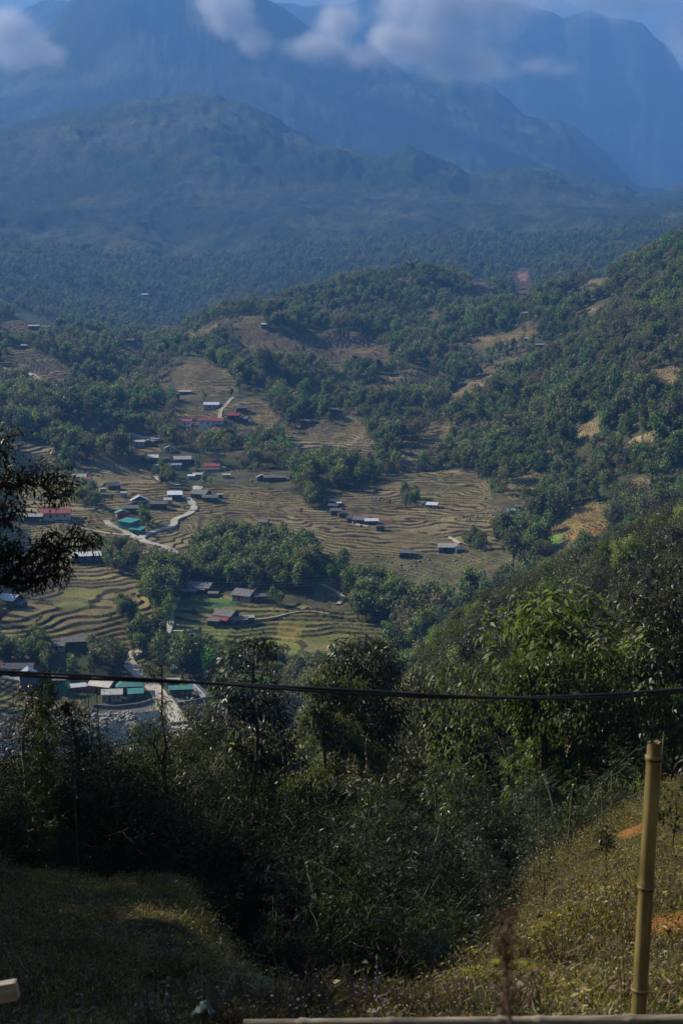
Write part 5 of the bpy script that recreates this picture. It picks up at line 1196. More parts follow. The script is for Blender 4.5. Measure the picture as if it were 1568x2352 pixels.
# dark massed bamboo and shrubs of the ravine
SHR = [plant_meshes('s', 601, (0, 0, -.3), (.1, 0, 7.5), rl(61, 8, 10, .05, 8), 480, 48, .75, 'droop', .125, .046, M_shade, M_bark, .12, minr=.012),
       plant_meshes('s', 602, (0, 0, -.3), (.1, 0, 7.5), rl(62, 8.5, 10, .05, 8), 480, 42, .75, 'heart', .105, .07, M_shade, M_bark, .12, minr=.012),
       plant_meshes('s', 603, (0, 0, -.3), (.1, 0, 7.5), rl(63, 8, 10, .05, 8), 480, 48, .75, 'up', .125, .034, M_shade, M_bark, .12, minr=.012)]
ENV_S = ([0, 100, 180, 260, 400, 470, 560, 700, 800, 950, 1050, 1200], [1690, 1705, 1650, 1655, 1700, 1790, 1820, 1830, 1840, 1800, 1850, 1910])
r = np.random.default_rng(99)
for row in range(4):
    d0 = [54, 45, 37, 30][row]; up = [0, 55, 120, 210][row]
    for c in range(13):
        px_ = -40 + c * 92 + r.uniform(-30, 30) + (45 if row % 2 else 0); d = d0 * r.uniform(.93, 1.07)
        if px_ > 1120 and row > 1: continue
        if px_ > 990 and row == 3: continue
        if row == 3 and px_ < 380: continue
        ty = np.interp(px_, *ENV_S) + up * .8 + r.uniform(0, 55)
        p = at(px_, ty, d); g = float(ground_z(p[0], p[1])[0]); h_ = p[2] - g
        if h_ < 1.2: continue
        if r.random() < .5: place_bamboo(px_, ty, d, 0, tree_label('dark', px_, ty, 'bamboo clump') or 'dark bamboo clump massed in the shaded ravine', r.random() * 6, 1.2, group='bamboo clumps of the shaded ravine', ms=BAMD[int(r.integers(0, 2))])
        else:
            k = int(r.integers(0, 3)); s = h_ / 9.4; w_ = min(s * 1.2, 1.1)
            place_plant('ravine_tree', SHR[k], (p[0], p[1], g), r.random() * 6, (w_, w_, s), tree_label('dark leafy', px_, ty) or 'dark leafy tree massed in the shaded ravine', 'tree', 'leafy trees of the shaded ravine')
# low bushes along the left bank edge of the near ground
for px_, ty, d, sc_ in [(60, 1900, 27, 1.0), (160, 1930, 26, 1), (260, 1960, 26, 1), (350, 2010, 25, 1), (450, 2040, 25, 1.1), (540, 2120, 24, 1.1), (620, 2170, 23, 1), (0, 1860, 28, 1), (700, 2190, 24, 1)]:
    p = at(px_, ty, d); g = float(ground_z(p[0], p[1])[0]); h_ = max(1.0, p[2] - g) * 1.05
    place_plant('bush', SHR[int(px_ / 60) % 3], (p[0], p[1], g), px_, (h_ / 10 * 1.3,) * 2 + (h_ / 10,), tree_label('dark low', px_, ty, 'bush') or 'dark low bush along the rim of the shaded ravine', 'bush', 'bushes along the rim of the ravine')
# unseen trees added left of the view, sized to shade the left ground
for (x_, y_, tz, wd) in [(-13, 19, 2.6, .8), (-17, 22, 4.5, 1), (-12.8, 24, 1.2, .7), (-16, 28, 2.5, .9), (-20, 32, 4.5, 1.1), (-15.5, 34, -.5, .8), (-22, 38, 3, 1.1), (-11, 15.5, 1.6, .6), (-19, 17, 5.5, 1), (-25, 28, 8, 1.2), (-18.5, 44, -2, .9), (-10.2, 13.3, 1.8, .55), (-9.6, 11, 1.3, .45), (-11.2, 17.8, 1.6, .6)]:
    g = float(ground_z(x_, y_)[0]); h_ = tz + 2.3 - g; place_plant('ravine_tree', MIDP[3], (x_, y_, g), x_, (wd, wd, h_ / 10), 'unseen dark tree added for shade beyond the left edge of the view', 'tree', 'added shade trees outside the left edge')

# banana plants
def banana(x, y, hgt, label, dmin=455):
    p, d = hit(x, y, dmin); r = np.random.default_rng(int(x)); o = empty('banana_plant', p); tag(o, label, 'banana plant')
    k = MB(); k.tube([(0, 0, -.3), (0, 0, hgt * .5)], [.22, .14], 6); k.build('stem', M_culm, o)
    V = []; Q = []
    n_ = 9
    for i in range(n_):
        a = i * 6.28 / n_ + r.random() * .4; up = r.uniform(.5, 1.3); L_ = hgt * .62
        for s in range(5):
            t = s / 4; rr_ = L_ * t * math.cos(up * (1 - .2 * t)); zz = hgt * .48 + L_ * t * math.sin(up) - .9 * t * t * L_ * .5; w_ = .36 * math.sin(math.pi * (.12 + .8 * t)) * hgt / 4
            c = np.array([math.cos(a) * rr_, math.sin(a) * rr_, zz]); sd = np.array([-math.sin(a), math.cos(a), .25]) * w_
            V += [c - sd, c, c + np.array([1, 1, -1]) * 0 + np.array([math.sin(a), -math.cos(a), .25]) * -w_]
        b0 = i * 15
        for s in range(4): Q += [(b0 + s * 3, b0 + s * 3 + 1, b0 + s * 3 + 4, b0 + s * 3 + 3), (b0 + s * 3 + 1, b0 + s * 3 + 2, b0 + s * 3 + 5, b0 + s * 3 + 4)]
    link('leaf_crown', np_mesh('leaf_crown', V, Q, M_yel, tint=np.full(len(V), .35)), o)
banana(1080, 1262, 5.5, 'large banana plant right of the pale roofed house with blue walls'); banana(1096, 1262, 4, 'smaller banana plant right of the large one beside the pale roofed house')
banana(437, 1172, 4.2, 'banana plant beside the long low grey house at the road bend'); banana(425, 1172, 3.6, 'shorter banana plant left of the one at the road bend')
for i, x_ in enumerate((712, 728, 744, 762, 788)): banana(x_, 1408 + i * 3, 3.6 + .2 * (i % 3), ['leftmost', 'second', 'middle', 'fourth', 'rightmost'][i] + ' of the row of banana plants below the sandy track')

# ================================================================== NEAR GROUND
gr_src = bpy.data.collections.new('ground_plants')
M_grass = leaf_mat('weedy grass', (.040, .042, .008), (.31, .245, .034), trans=.3, rough=.5, hue=.03, spec=.3, val=.45)
M_straw = leaf_mat('dry straw', (.08, .05, .022), (.24, .155, .07), trans=.1, rough=.6, hue=.01, spec=.3, val=.35)
M_rust = leaf_mat('rusty weeds', (.045, .024, .012), (.115, .06, .032), trans=.2, rough=.6, hue=.01, spec=.2, val=.35)
M_white = noise_mat('white petals', (.45, .46, .52), (.62, .63, .70), 20, rough=.7)
M_stem = noise_mat('weed stems', (.06, .06, .025), (.12, .10, .05), 8)
def tuft_mesh(seed, n, L_, W_, m_, rad=.18, up=1.0):
    r = np.random.default_rng(seed); P = np.c_[r.normal(size=(n, 2)) * rad, np.zeros(n)]
    Dv = np.c_[r.normal(size=(n, 2)) * .7, up * np.abs(r.normal(size=n)) + .2]
    P[:, 2] = r.random(n) * L_ * .5 - .02
    V, Q = leaves_np(P, Dv, L_ * (.5 + .8 * r.random(n)), W_ * (.6 + .8 * r.random(n)), r)
    return np_mesh('weeds', V, Q, m_, tint=np.repeat(r.random(n), 4))
def flower_mesh(seed, n, H_):
    r = np.random.default_rng(seed); Vs = []; Qs = []; mi = []; b0 = 0
    for i in range(n):
        a = r.random() * 6.28; q = r.random() * .16; h_ = H_ * r.uniform(.5, 1.1); tp = np.array([math.cos(a) * q * 1.8, math.sin(a) * q * 1.8, h_])
        V, Q = tube_np(np.array([[math.cos(a) * q * .4, math.sin(a) * q * .4, 0], tp * [.6, .6, .6], tp]), np.array([.0025, .002, .0015]), 3); Vs.append(V); Qs.append(Q + b0); mi += [1] * len(Q); b0 += len(V)
        for k in range(int(r.integers(1, 4))):
            c = tp + r.normal(size=3) * .012; s = .0055 * r.uniform(.7, 1.2)
            V, Q = tube_np(np.array([[0, 0, -s], [0, 0, -.3 * s], [0, 0, .5 * s], [0, 0, s]]) + c, np.array([.4, 1., .8, .2]) * s, 5); Vs.append(V); Qs.append(Q + b0); mi += [0] * len(Q); b0 += len(V)
    return np_mesh('flowers', np.concatenate(Vs), np.concatenate(Qs), [M_white, M_stem], midx=mi)
GS = [tuft_mesh(701, 130, .040, .012, M_grass, up=.6), tuft_mesh(702, 90, .07, .008, M_grass, up=1.2), tuft_mesh(703, 90, .045, .018, M_grass, .15, .5), tuft_mesh(704, 22, .12, .005, M_straw, .2, .12),
      tuft_mesh(705, 80, .08, .006, M_rust, .16, 1.1), flower_mesh(706, 4, .20), flower_mesh(707, 6, .30), tuft_mesh(708, 8, .06, .03, M_straw, .2, .1)]
def stalk_mesh(seed, n, H_, m_):
    r = np.random.default_rng(seed); Vs = []; Qs = []; b0 = 0; tn = []
    for i in range(n):
        a = r.random() * 6.28; q = r.random() * .12; h_ = H_ * r.uniform(.4, 1.1); ln = r.uniform(.1, .5) * h_
        pts = np.array([[math.cos(a) * q, math.sin(a) * q, 0], [math.cos(a) * (q + ln * .4), math.sin(a) * (q + ln * .4), h_ * .6], [math.cos(a) * (q + ln), math.sin(a) * (q + ln), h_]])
        V, Q = tube_np(pts, np.array([.004, .003, .0015]), 4); Vs.append(V); Qs.append(Q + b0); b0 += len(V); tn += [.8] * len(V)
        k = 9; t = r.random(k) ** .7; P = pts[0] + (pts[2] - pts[0]) * t[:, None]; Dv = r.normal(size=(k, 3)) + [0, 0, .1]
        V, Q = leaves_np(P, Dv, .03 * (.5 + r.random(k)), .009, r); Vs.append(V); Qs.append(Q + b0); b0 += len(V); tn += list(np.repeat(r.random(k), 4))
    return np_mesh('stalks', np.concatenate(Vs), np.concatenate(Qs), m_, tint=tn)
GS += [stalk_mesh(711, 9, .26, M_rust), stalk_mesh(712, 12, .22, M_grass), stalk_mesh(713, 6, .34, M_straw)]
for i, m_ in enumerate(GS): gr_src.objects.link(bpy.data.objects.new('ground_plant_%02d' % i, m_))
r = np.random.default_rng(55)
pts = []; ro = []; sc_ = []; ix = []
n_ = 38000
d = np.sqrt(r.uniform(6.2 ** 2, 32 ** 2, n_)); a = r.uniform(-R(16.5), R(16.5), n_)
# more of them near the camera, where they show
d = np.where(r.random(n_) < .55, r.uniform(6.2, 14, n_), d)
x = d * np.sin(a); y = d * np.cos(a); z = ground_z(x, y)
px_, py_ = world_px(x, y, z)
f1 = fbm(x / 1.3, y / 1.3, 3, 401); f2 = fbm(x / .8, y / .8, 2, 402); f3 = fbm(x / 2.5, y / 2.5, 2, 403)
i_, j_ = grid_ij(x, y); soil = G[i_, j_, 0] > .18
for q in range(n_):
    if px_[q] < -60 or px_[q] > 1640: continue
    if soil[q] and r.random() < .9: continue
    if f1[q] < -.75: continue
    u = r.random()
    if f2[q] > .35 and u < .6: k = 4
    elif u < .16: k = 3
    elif u < .20: k = 7
    elif u < .2012 + (.003 if (d[q] < 11 and px_[q] < 1050) else 0): k = 5
    elif u < .2025 + (.002 if (d[q] < 11 and px_[q] < 1050) else 0): k = 6
    elif f3[q] > .05 and u < .27: k = int(r.choice([8, 9, 9, 9, 10]))
    else: k = int(r.choice([0, 0, 1, 2]))
    pts.append((x[q], y[q], z[q])); ro.append(r.random() * 6.28); sc_.append(r.uniform(.5, 1.15) * (1.25 if f3[q] > .2 else .9)); ix.append(k)
scatter_object('ground_cover', pts, ro, sc_, ix, gr_src, 'weedy grass, dry straw and tiny white flowers on the near slope', None)
# the thick herb fringe at the foot of the picture
pts = []; ro = []; sc_ = []; ix = []
for _ in range(1500):
    x_ = r.uniform(300, 1200); dd = r.uniform(6.9, 8.3); p = at(x_, 2300, dd); g = float(ground_z(p[0], p[1])[0])
    pts.append((p[0], p[1], g)); ro.append(r.random() * 6.28); sc_.append(r.uniform(.5, 1.15)); ix.append(int(r.choice([2, 1, 4, 0, 4, 1, 2, 4, 0, 1, 2, 1, 8, 9, 8, 9, 4, 0, 2, 1, 2, 4, 0, 1, 2, 4, 5, 4, 1, 0, 8, 9, 10, 9, 8, 6])))
scatter_object('flowering_weeds', pts, ro, sc_, ix, gr_src, 'fringe of white flowered weeds behind the bamboo rail', None)

# ferns, saplings on the right slope
def fern_mesh(seed, n=9, L_=.45):
    r = np.random.default_rng(seed); P = []; Dv = []; Ls = []
    for i in range(n):
        a = i * 6.28 / n + r.random(); 
        for s in range(16):
            t = (s + 1) / 16; c = np.array([math.cos(a) * L_ * t * .8, math.sin(a) * L_ * t * .8, L_ * (.75 * t - .55 * t * t)])
            for sd in (-1, 1): P.append(c); Dv.append([math.cos(a) * .4 - sd * math.sin(a), math.sin(a) * .4 + sd * math.cos(a), -.1]); Ls.append(L_ * .3 * math.sin(math.pi * (.1 + .85 * t)))
    P = np.array(P); V, Q = leaves_np(P, np.array(Dv, float), np.array(Ls), np.array(Ls) * .25, r, up=np.array([0, 0, 4.]), fold=.05)
    return np_mesh('fern', V, Q, M_grass, tint=np.full(len(V), .5))
FM = fern_mesh(801)
for i, (x_, y_, s, lb) in enumerate([(1170, 2290, 1.2, 'green fern low on the sunlit slope beside the dry weed stalk'), (1190, 2270, 1.0, 'smaller fern above the green fern low on the slope'), (1290, 2170, .9, 'fern in the middle of the sunlit slope'), (560, 2290, 1.0, 'bright green fern beside the cloth topped stake'), (735, 2265, 1.1, 'dim fern at the rim of the dark ravine')]):
    p, d = hit(x_, y_, 6); o = link('fern', FM, loc=p, scale=s, rot=(0, 0, i)); tag(o, lb, 'fern')
def sapling(x, y, h_, label, lm, seed, Ln=.07, Wd=.035, kind='heart', n=26):
    p, d = hit(x, y, 6); ms = plant_meshes('sapling', seed, (0, 0, -.05), (0, 0, h_ * .9), [(0, 0, h_ * .65, h_ * .28, h_ * .28, h_ * .35)], n, 8, .07, kind, Ln, Wd, lm, M_stem, .012, minr=.003)
    place_plant('sapling', ms, p, 0, 1, label, 'sapling')
sapling(1310, 1960, 1.1, 'pale leaved sapling on the rim of the sunlit slope', M_heart, 811)
sapling(1545, 1985, 1.0, 'sapling at the right edge beside the bamboo post', M_heart, 812); sapling(1400, 1900, 1.0, 'sapling just left of the bamboo post on the slope rim', M_yel, 813)
sapling(1245, 2100, .8, 'grey leaved herb halfway down the sunlit slope', M_brn, 814, .04, .02, 'up', 40); sapling(1390, 1990, .6, 'dark low herb on the upper slope', M_droop, 815, .05, .03, 'up', 40)
sapling(1260, 2010, .9, 'thin brown herb at the shaded rim of the slope', M_brn, 816, .05, .02, 'up', 40); sapling(1010, 2260, .7, 'thin herb in the shade at the slope foot', M_brn, 817, .04, .02, 'up', 30)
for i, (x_, y_) in enumerate([(385, 2005), (420, 2020), (455, 2050), (480, 2085), (510, 2120), (535, 2150), (565, 2180), (600, 2215), (640, 2245), (330, 1998), (270, 1992), (200, 1988), (130, 1985), (60, 1980), (690, 2280), (760, 2300), (820, 2310), (300, 2010), (470, 2110)]):
    p, d = hit(x_, y_, 6); ms = plant_meshes('bush', 840 + i, (0, 0, -.05), (0, 0, .5), [(0, 0, .35, .45, .45, .32), (.25 * math.cos(i), .2, .45, .3, .3, .3)], 60, 14, .10, ['droop', 'up', 'heart'][i % 3], .065, .022, [M_shade, M_brn, M_bamb][i % 3], M_stem, .012, minr=.003)
    place_plant('bush', ms, p, i, (.7 + .5 * ((i * 7) % 5) / 5) * (1.3 if i < 9 else 1), tree_label(['dark', 'brown', 'green'][i % 3] + ' knee high', x_, y_, 'bush') or 'knee high bush on the rim of the dark left slope', 'bush', 'low bushes on the rim of the left slope')
# little trellis stakes on the rim
for i, (x_, y_, h_) in enumerate([(1240, 2055, 1.5), (1345, 1925, 1.2), (1300, 1985, 1.3), (935, 2215, 1.2), (1400, 1905, 1.1), (1510, 1850, 1.3), (1385, 1930, .9)]):
    p, d = hit(x_, y_, 9); k = MB(); k.tube([(0, 0, -.2), (.03 * (i % 3 - 1), 0, h_ * .5), (.06 * (i % 3 - 1), 0, h_)], [.013, .011, .008], 6)
    tag(k.build('thin_stake', M_barkp, loc=p), ['grey thin stake lowest on the slope rim', 'thin stake left of the bamboo post rim', 'thin stake in the middle of the slope rim', 'thin stake at the edge of the dark ravine', 'thin stake close beside the bamboo post', 'thin stake right of the bamboo post', 'short thin stake among saplings'][i], 'stake')
# pale hanging dry sheaths on the climber tree
M_sheath = noise_mat('dry bamboo sheath', (.35, .22, .12), (.55, .40, .25), 6)
for i, (x_, y0, y1) in enumerate([(800, 1720, 1800), (812, 1740, 1800), (840, 1690, 1780), (1302, 1695, 1740)]):
    p = at(x_, y0, 40); q = at(x_, y1, 40); k = MB(); m_ = 9
    k.tube([p + (q - p) * t + np.array([.02 * math.sin(t * 9 + i), 0, 0]) for t in np.linspace(0, 1, 16)], [.006 + (.028 if (j * 7 + i) % 5 in (0, 1) and j > 4 else 0) for j in range(16)], 5)
    tag(k.build('dry_vine', M_sheath), ['left pale dry vine hanging in the yellow green tree', 'short pale dry vine in the middle of the yellow green tree', 'right pale dry vine hanging in the yellow green tree', 'reddish dry leaf string hanging under the heart leaved tree'][i], 'vine')

# ================================================================== FENCE, CABLE, ODDS AND ENDS
def bamboo_mat():
    m_, n, l, b = mat('seasoned bamboo')
    tc = n.new('ShaderNodeTexCoord'); mp = n.new('ShaderNodeMapping'); mp.inputs['Scale'].default_value = (14, 14, 2.2); l.new(tc.outputs['Object'], mp.inputs[0])
    nz = n.new('ShaderNodeTexNoise'); nz.inputs['Scale'].default_value = 1.6; nz.inputs['Detail'].default_value = 6; l.new(mp.outputs[0], nz.inputs['Vector'])
    cr = n.new('ShaderNodeValToRGB'); e = cr.color_ramp.elements; e[0].position = .3; e[0].color = (.07, .055, .022, 1); e[1].position = .72; e[1].color = (.30, .245, .105, 1)
    k = e.new(.5); k.color = (.19, .15, .055, 1); l.new(nz.outputs['Fac'], cr.inputs[0]); l.new(cr.outputs[0], b.inputs['Base Color'])
    b.inputs['Roughness'].default_value = .42; b.inputs['Specular IOR Level'].default_value = .45
    return m_
M_bam = bamboo_mat(); M_cut = noise_mat('cut bamboo wood', (.22, .12, .07), (.38, .24, .15), 20)
M_rail = noise_mat('weathered grey bamboo', (.14, .11, .065), (.33, .275, .19), 6, rough=.6, stretch=(1, 8, 8))
def bamboo_pole(name, a, b_, rad, node_ts, m_, label, cat, jag=True, rad2=None):
    a = np.array(a, float); b_ = np.array(b_, float); L_ = np.linalg.norm(b_ - a); o = empty(name, a); tag(o, label, cat)
    ts = np.linspace(0, 1, 120); rr_ = np.linspace(rad, rad2 or rad, 120)
    for t0 in node_ts:
        rr_ = rr_ + .0065 * np.exp(-((ts - t0) * L_ / .016) ** 2) - .0022 * np.exp(-((ts - t0 + .018 / L_) * L_ / .012) ** 2)
    pts = np.array([(b_ - a) * t for t in ts]); V, Q = tube_np(pts, rr_, 24)
    ax = (b_ - a) / L_
    if jag:       # broken rim with a notch, and the hollow inside
        V = V.reshape(120, 24, 3); ang = np.arange(24) * 2 * np.pi / 24
        cut = .022 * np.maximum(0, np.cos(ang - 1.0)) + .010 * np.sin(ang * 3 + 1) ** 2 + .026 * (np.abs(((ang - 4.6 + np.pi) % (2 * np.pi)) - np.pi) < .5)
        for kk in range(6): V[119 - kk] -= ax * (cut * (1 - kk / 6.))[:, None]
        inner = V[119] * 1.0; c = inner.mean(0); inn = c + (inner - c) * .80; low = inn - ax * .10
        V = np.concatenate([V.reshape(-1, 3)]); wall_v = np.concatenate([inner, inn, low])
        V2, Q2 = wall_v, np.array([(i, (i + 1) % 24, 24 + (i + 1) % 24, 24 + i) for i in range(24)] + [(24 + i, 24 + (i + 1) % 24, 48 + (i + 1) % 24, 48 + i) for i in range(24)])
        link('pole', np_mesh('pole', V, Q, m_, smooth=True), o); rm = np_mesh('broken_rim', V2, Q2, M_cut, smooth=True); link('broken_rim', rm, o)
        k = MB(); k.add(list(low), [tuple(range(24))]); k.build('inner_node', M_cut, o)
    else:
        link('pole', np_mesh('pole', V, Q, m_, smooth=True), o)
        k = MB(); k.add(list(V[:24]) + list(V[-24:]), [tuple(range(24))[::-1], tuple(range(24, 48))]); k.build('cut_end', M_cut, o)
    return o
pt = at(1503, 1700, 6.0); pb = at(1464, 2352, 5.92); dirv = (pt - pb); pg = pb - dirv * .72
Lp = np.linalg.norm(pt - pg)
def tn(y):                      # fraction along the pole for a row
    return 1 - (y - 1700) / 652 * np.linalg.norm(pt - pb) / Lp
bamboo_pole('bamboo_post', pg, pt, .0335, [tn(1738), tn(2033), tn(2270), .25], M_bam, 'upright bamboo post with a broken hollow top at the lower right', 'post', True, .0315)
ra = at(560, 2353, 5.75); rb_ = at(1700, 2343, 5.85)
bamboo_pole('bamboo_rail', ra, rb_, .021, [.12, .30, .52, .60, .78, .93], M_rail, 'horizontal weathered bamboo rail along the bottom edge', 'rail', False, .026)
M_ring = noise_mat('pale node ring', (.24, .20, .10), (.34, .28, .15), 20); M_line = noise_mat('dark node line', (.03, .022, .01), (.06, .045, .02), 20)
post_ = [o for o in C.objects if o.name.startswith('bamboo_post')][0]; ax_ = (pt - pg) / Lp
for y_ in (1738, 2033, 2270):
    t0 = tn(y_); rr0 = .0335 + (.0315 - .0335) * t0
    k = MB(); c_ = ax_ * Lp * t0; k.tube([c_ - ax_ * .006, c_ - ax_ * .002, c_ + ax_ * .003, c_ + ax_ * .008], [rr0 + .0035, rr0 + .0062, rr0 + .0058, rr0 + .003], 28, False); k.build('node_ring', M_ring, post_, True)
    k = MB(); c_ = ax_ * (Lp * t0 - .012); k.tube([c_ - ax_ * .004, c_, c_ + ax_ * .004], [rr0 + .0005, rr0 + .0042, rr0 + .0035], 28, False); k.build('node_line', M_line, post_, True)
def stake(x, ytop, d, w, m_, label, name='wooden_stake', lean=0.0):
    p = at(x, ytop, d); g = float(ground_z(p[0], p[1])[0]) - .2; o = empty(name, (p[0], p[1], g)); tag(o, label, 'stake'); h_ = p[2] - g
    k = MB(); k.tube([(-lean, 0, 0), (0, 0, h_ * .5), (0, 0, h_ - .01), (0, 0, h_)], [w * 1.1, w, w * .97, w * .8], 10); k.build('stem', m_, o); return o, p
M_stake = noise_mat('dark stake wood', (.045, .04, .03), (.10, .085, .06), 10, stretch=(3, 3, .6)); M_pstake = noise_mat('pale stake wood', (.24, .20, .15), (.36, .31, .25), 10, stretch=(3, 3, .6))
so, sp_ = stake(468, 2312, 6.0, .017, M_stake, 'dark stake topped with a grey green rag')
stake(859, 2322, 6.1, .015, M_pstake, 'short pale stake standing behind the bamboo rail')
# rag on the stake
M_rag = noise_mat('grey green cloth', (.07, .10, .08), (.17, .20, .165), 12, rough=.9)
V = []; nu, nv = 22, 9; r = np.random.default_rng(12)
for i in range(nu):
    for j in range(nv):
        u = i / (nu - 1) - .55; v = j / (nv - 1) - .5
        X_ = u * .095 + .008 * math.sin(v * 7); Z_ = .012 - .30 * max(0, abs(u) - .12) ** 1.3 * .5 - abs(v) * .03 + .010 * math.sin(u * 9 + v * 4 + 1); Y_ = v * .075 + .010 * math.sin(u * 11)
        V.append((sp_[0] + X_, sp_[1] + Y_, sp_[2] + Z_ + .004))
Q = [(i * nv + j, (i + 1) * nv + j, (i + 1) * nv + j + 1, i * nv + j + 1) for i in range(nu - 1) for j in range(nv - 1)]
rg = link('rag', np_mesh('rag', V, Q, M_rag, smooth=True)); tag(rg, 'crumpled grey green rag draped over the dark stake', 'rag'); sm = rg.modifiers.new('thick', 'SOLIDIFY'); sm.thickness = .003
# plank end at the left edge
M_plank = noise_mat('weathered pale plank', (.26, .23, .19), (.42, .38, .33), 5, stretch=(1, 9, 9), bump=.3)
c = at(-22, 2283, 5.2); k = MB(); k.box(-.17, .10, -.02, .02, -.035, .035); k.box(.10, .105, -.018, .02, -.03, .033)
tag(k.build('wooden_plank', M_plank, loc=c, rot=(0, R(-10), 0)), 'pale sawn end of a wooden plank at the lower left edge', 'plank')
k = MB(); g = float(ground_z(c[0] - .1, c[1])[0]); k.tube([(0, 0, -.2), (0, 0, c[2] - g - .04)], .03, 8); tag(k.build('wooden_stake', M_stake, loc=(c[0] - .1, c[1] + .02, g)), 'hidden stake carrying the pale plank at the left edge', 'stake')
# blue plastic scrap
p, d = hit(201, 2102, 10); k = MB(); k.add([(-.06, 0, 0), (.05, .03, 0), (.06, 0, .06), (.02, -.02, .11), (-.04, .01, .09), (0, .06, .05)], [(0, 1, 2, 3, 4), (0, 5, 1), (1, 5, 2), (2, 5, 3), (3, 5, 4), (4, 5, 0)])
tag(k.build('plastic_bag', noise_mat('blue white plastic', (.18, .30, .62), (.55, .62, .75), 14, rough=.3), loc=p + np.array([0, 0, .02])), 'small crumpled blue and white plastic scrap on the dark left slope', 'litter')
# pale corn husks / fallen leaves
r = np.random.default_rng(31); M_husk = noise_mat('dry husk', (.34, .24, .12), (.50, .38, .22), 9); M_orl = noise_mat('orange fallen leaf', (.42, .16, .05), (.50, .22, .08), 9)
spots = [(560, 2275), (580, 2282), (610, 2290), (600, 2300), (545, 2268), (300, 2195), (310, 2210), (330, 2205), (800, 2248), (770, 2262), (130, 2210), (180, 2280), (290, 2265), (1070, 2142), (1340, 2200), (1520, 2140), (1400, 1990), (1180, 2220), (1460, 2200), (1500, 2330), (1390, 2320), (1280, 2330)]
for i, (x_, y_) in enumerate(spots):
    p, d = hit(x_, y_, 6); s = r.uniform(.03, .06); a = r.random() * 6.28; k = MB()
    k.add([(-s, 0, .01), (-.3 * s, .4 * s, .028), (.6 * s, .3 * s, .02), (s, 0, .012), (.5 * s, -.35 * s, .022), (-.4 * s, -.3 * s, .03), (0, 0, .02)], [(6, 0, 5), (6, 5, 4), (6, 4, 3), (6, 3, 2), (6, 2, 1), (6, 1, 0)])
    tag(k.build('fallen_leaf', M_orl if i % 4 == 1 else M_husk, loc=p + np.array([0, 0, .03]), rot=(r.normal() * .3, r.normal() * .3, a)), 'dry curled fallen leaf lying on the weedy near ground', 'leaf', 'dry leaves on the near ground')
TW = ['just left of the bamboo post', 'left of the orange soil patch', 'beside the upper part of the bamboo post', 'at the edge of the dark ravine', 'on the lower left slope', 'right of the lower left sunlit patch', 'near the left edge']
for i, (x_, y_, x2, y2) in enumerate([(1410, 2230, 1480, 2215), (1180, 2208, 1215, 2200), (1460, 2060, 1500, 2045), (1030, 2200, 1045, 2225), (250, 2250, 290, 2262), (770, 2240, 800, 2225), (90, 2158, 60, 2150)]):
    p, _ = hit(x_, y_, 6); q, _ = hit(x2, y2, 6); k = MB(); k.tube([p + [0, 0, .04], (p + q) / 2 + [0, 0, .09], q + [0, 0, .05]], [.007, .006, .003], 5)
    tag(k.build('dead_twig', M_pstake), 'pale dead twig lying on the ground ' + TW[i], 'twig', 'dead twigs on the near ground')
# dry out-of-focus weed stalk close to the camera
ws = MB(); base = at(1172, 2352, 2.3); gz = float(ground_z(base[0], base[1])[0]); r = np.random.default_rng(41)
line = [at(1160, 2200, 2.35), at(1155, 2150, 2.35), at(1168, 2095, 2.38)]
mainp = np.array([[base[0], base[1], gz], base, at(1162, 2280, 2.32)] + [list(q) for q in line]); ws.tube(mainp, [.006, .005, .004, .0035, .003, .002], 6)
st_o = ws.build('dry_weed_stalk', M_rust if False else noise_mat('dry weed stem', (.09, .055, .04), (.16, .10, .075), 20)); tag(st_o, 'blurred dry brown weed stalk standing close in front of the slope', 'weed stalk')
P = []; Dv = []
for i in range(420):
    t = r.random(); y_ = 2330 - 235 * t; x_ = np.interp(y_, [2095, 2150, 2200, 2280, 2352], [1168, 1155, 1160, 1162, 1172]) + r.normal() * (9 + 16 * (t < .45) * r.random() + 5 * math.sin(t * 19) ** 2)
    P.append(at(x_, y_, 2.35 + r.normal() * .02)); Dv.append(r.normal(size=3) + [0, 0, .4])
V, Q = leaves_np(np.array(P), np.array(Dv), .014, .005, r); link('seed_heads', np_mesh('seed_heads', V, Q, M_rust, tint=np.repeat(r.random(len(P)), 4)), st_o)
# overhead cable: two twisted insulated lines
M_cab = noise_mat('black cable rubber', (.010, .010, .011), (.022, .022, .022), 30, rough=.35, spec=.5)
cx_ = [-900, -400, 0, 200, 400, 784, 1000, 1150, 1300, 1450, 1568, 2000, 2500]; cy_ = [1470, 1515, 1546, 1556, 1564, 1588, 1600, 1604, 1603, 1597, 1587, 1540, 1470]
tt_ = np.linspace(0, 1, 400); xx_ = np.interp(tt_, np.linspace(0, 1, 400), np.linspace(-900, 2500, 400)); yy_ = np.interp(xx_, cx_, cy_); kk = np.hanning(61); kk /= kk.sum(); yy_ = np.convolve(np.pad(yy_, 30, mode='edge'), kk, mode='valid')
cen = np.array([at(a_, b_, 7.0 + .0003 * abs(a_ - 784)) for a_, b_ in zip(xx_, yy_)])
cr_ = empty('overhead_cable', cen[200]); tag(cr_, 'pair of black twisted cables crossing the whole view in front of the village', 'cable')
for s in (0, math.pi, ):
    ph_ = np.cumsum(np.r_[0, np.linalg.norm(np.diff(cen, axis=0), axis=1)]) * 2.1 + s
    V, Q = tube_np(cen - cen[200] + np.stack([0 * ph_, np.cos(ph_) * .007, np.sin(ph_) * .0085], 1), np.full(400, .0078), 8)
    link('cable', np_mesh('cable', V, Q, M_cab, smooth=True), cr_)
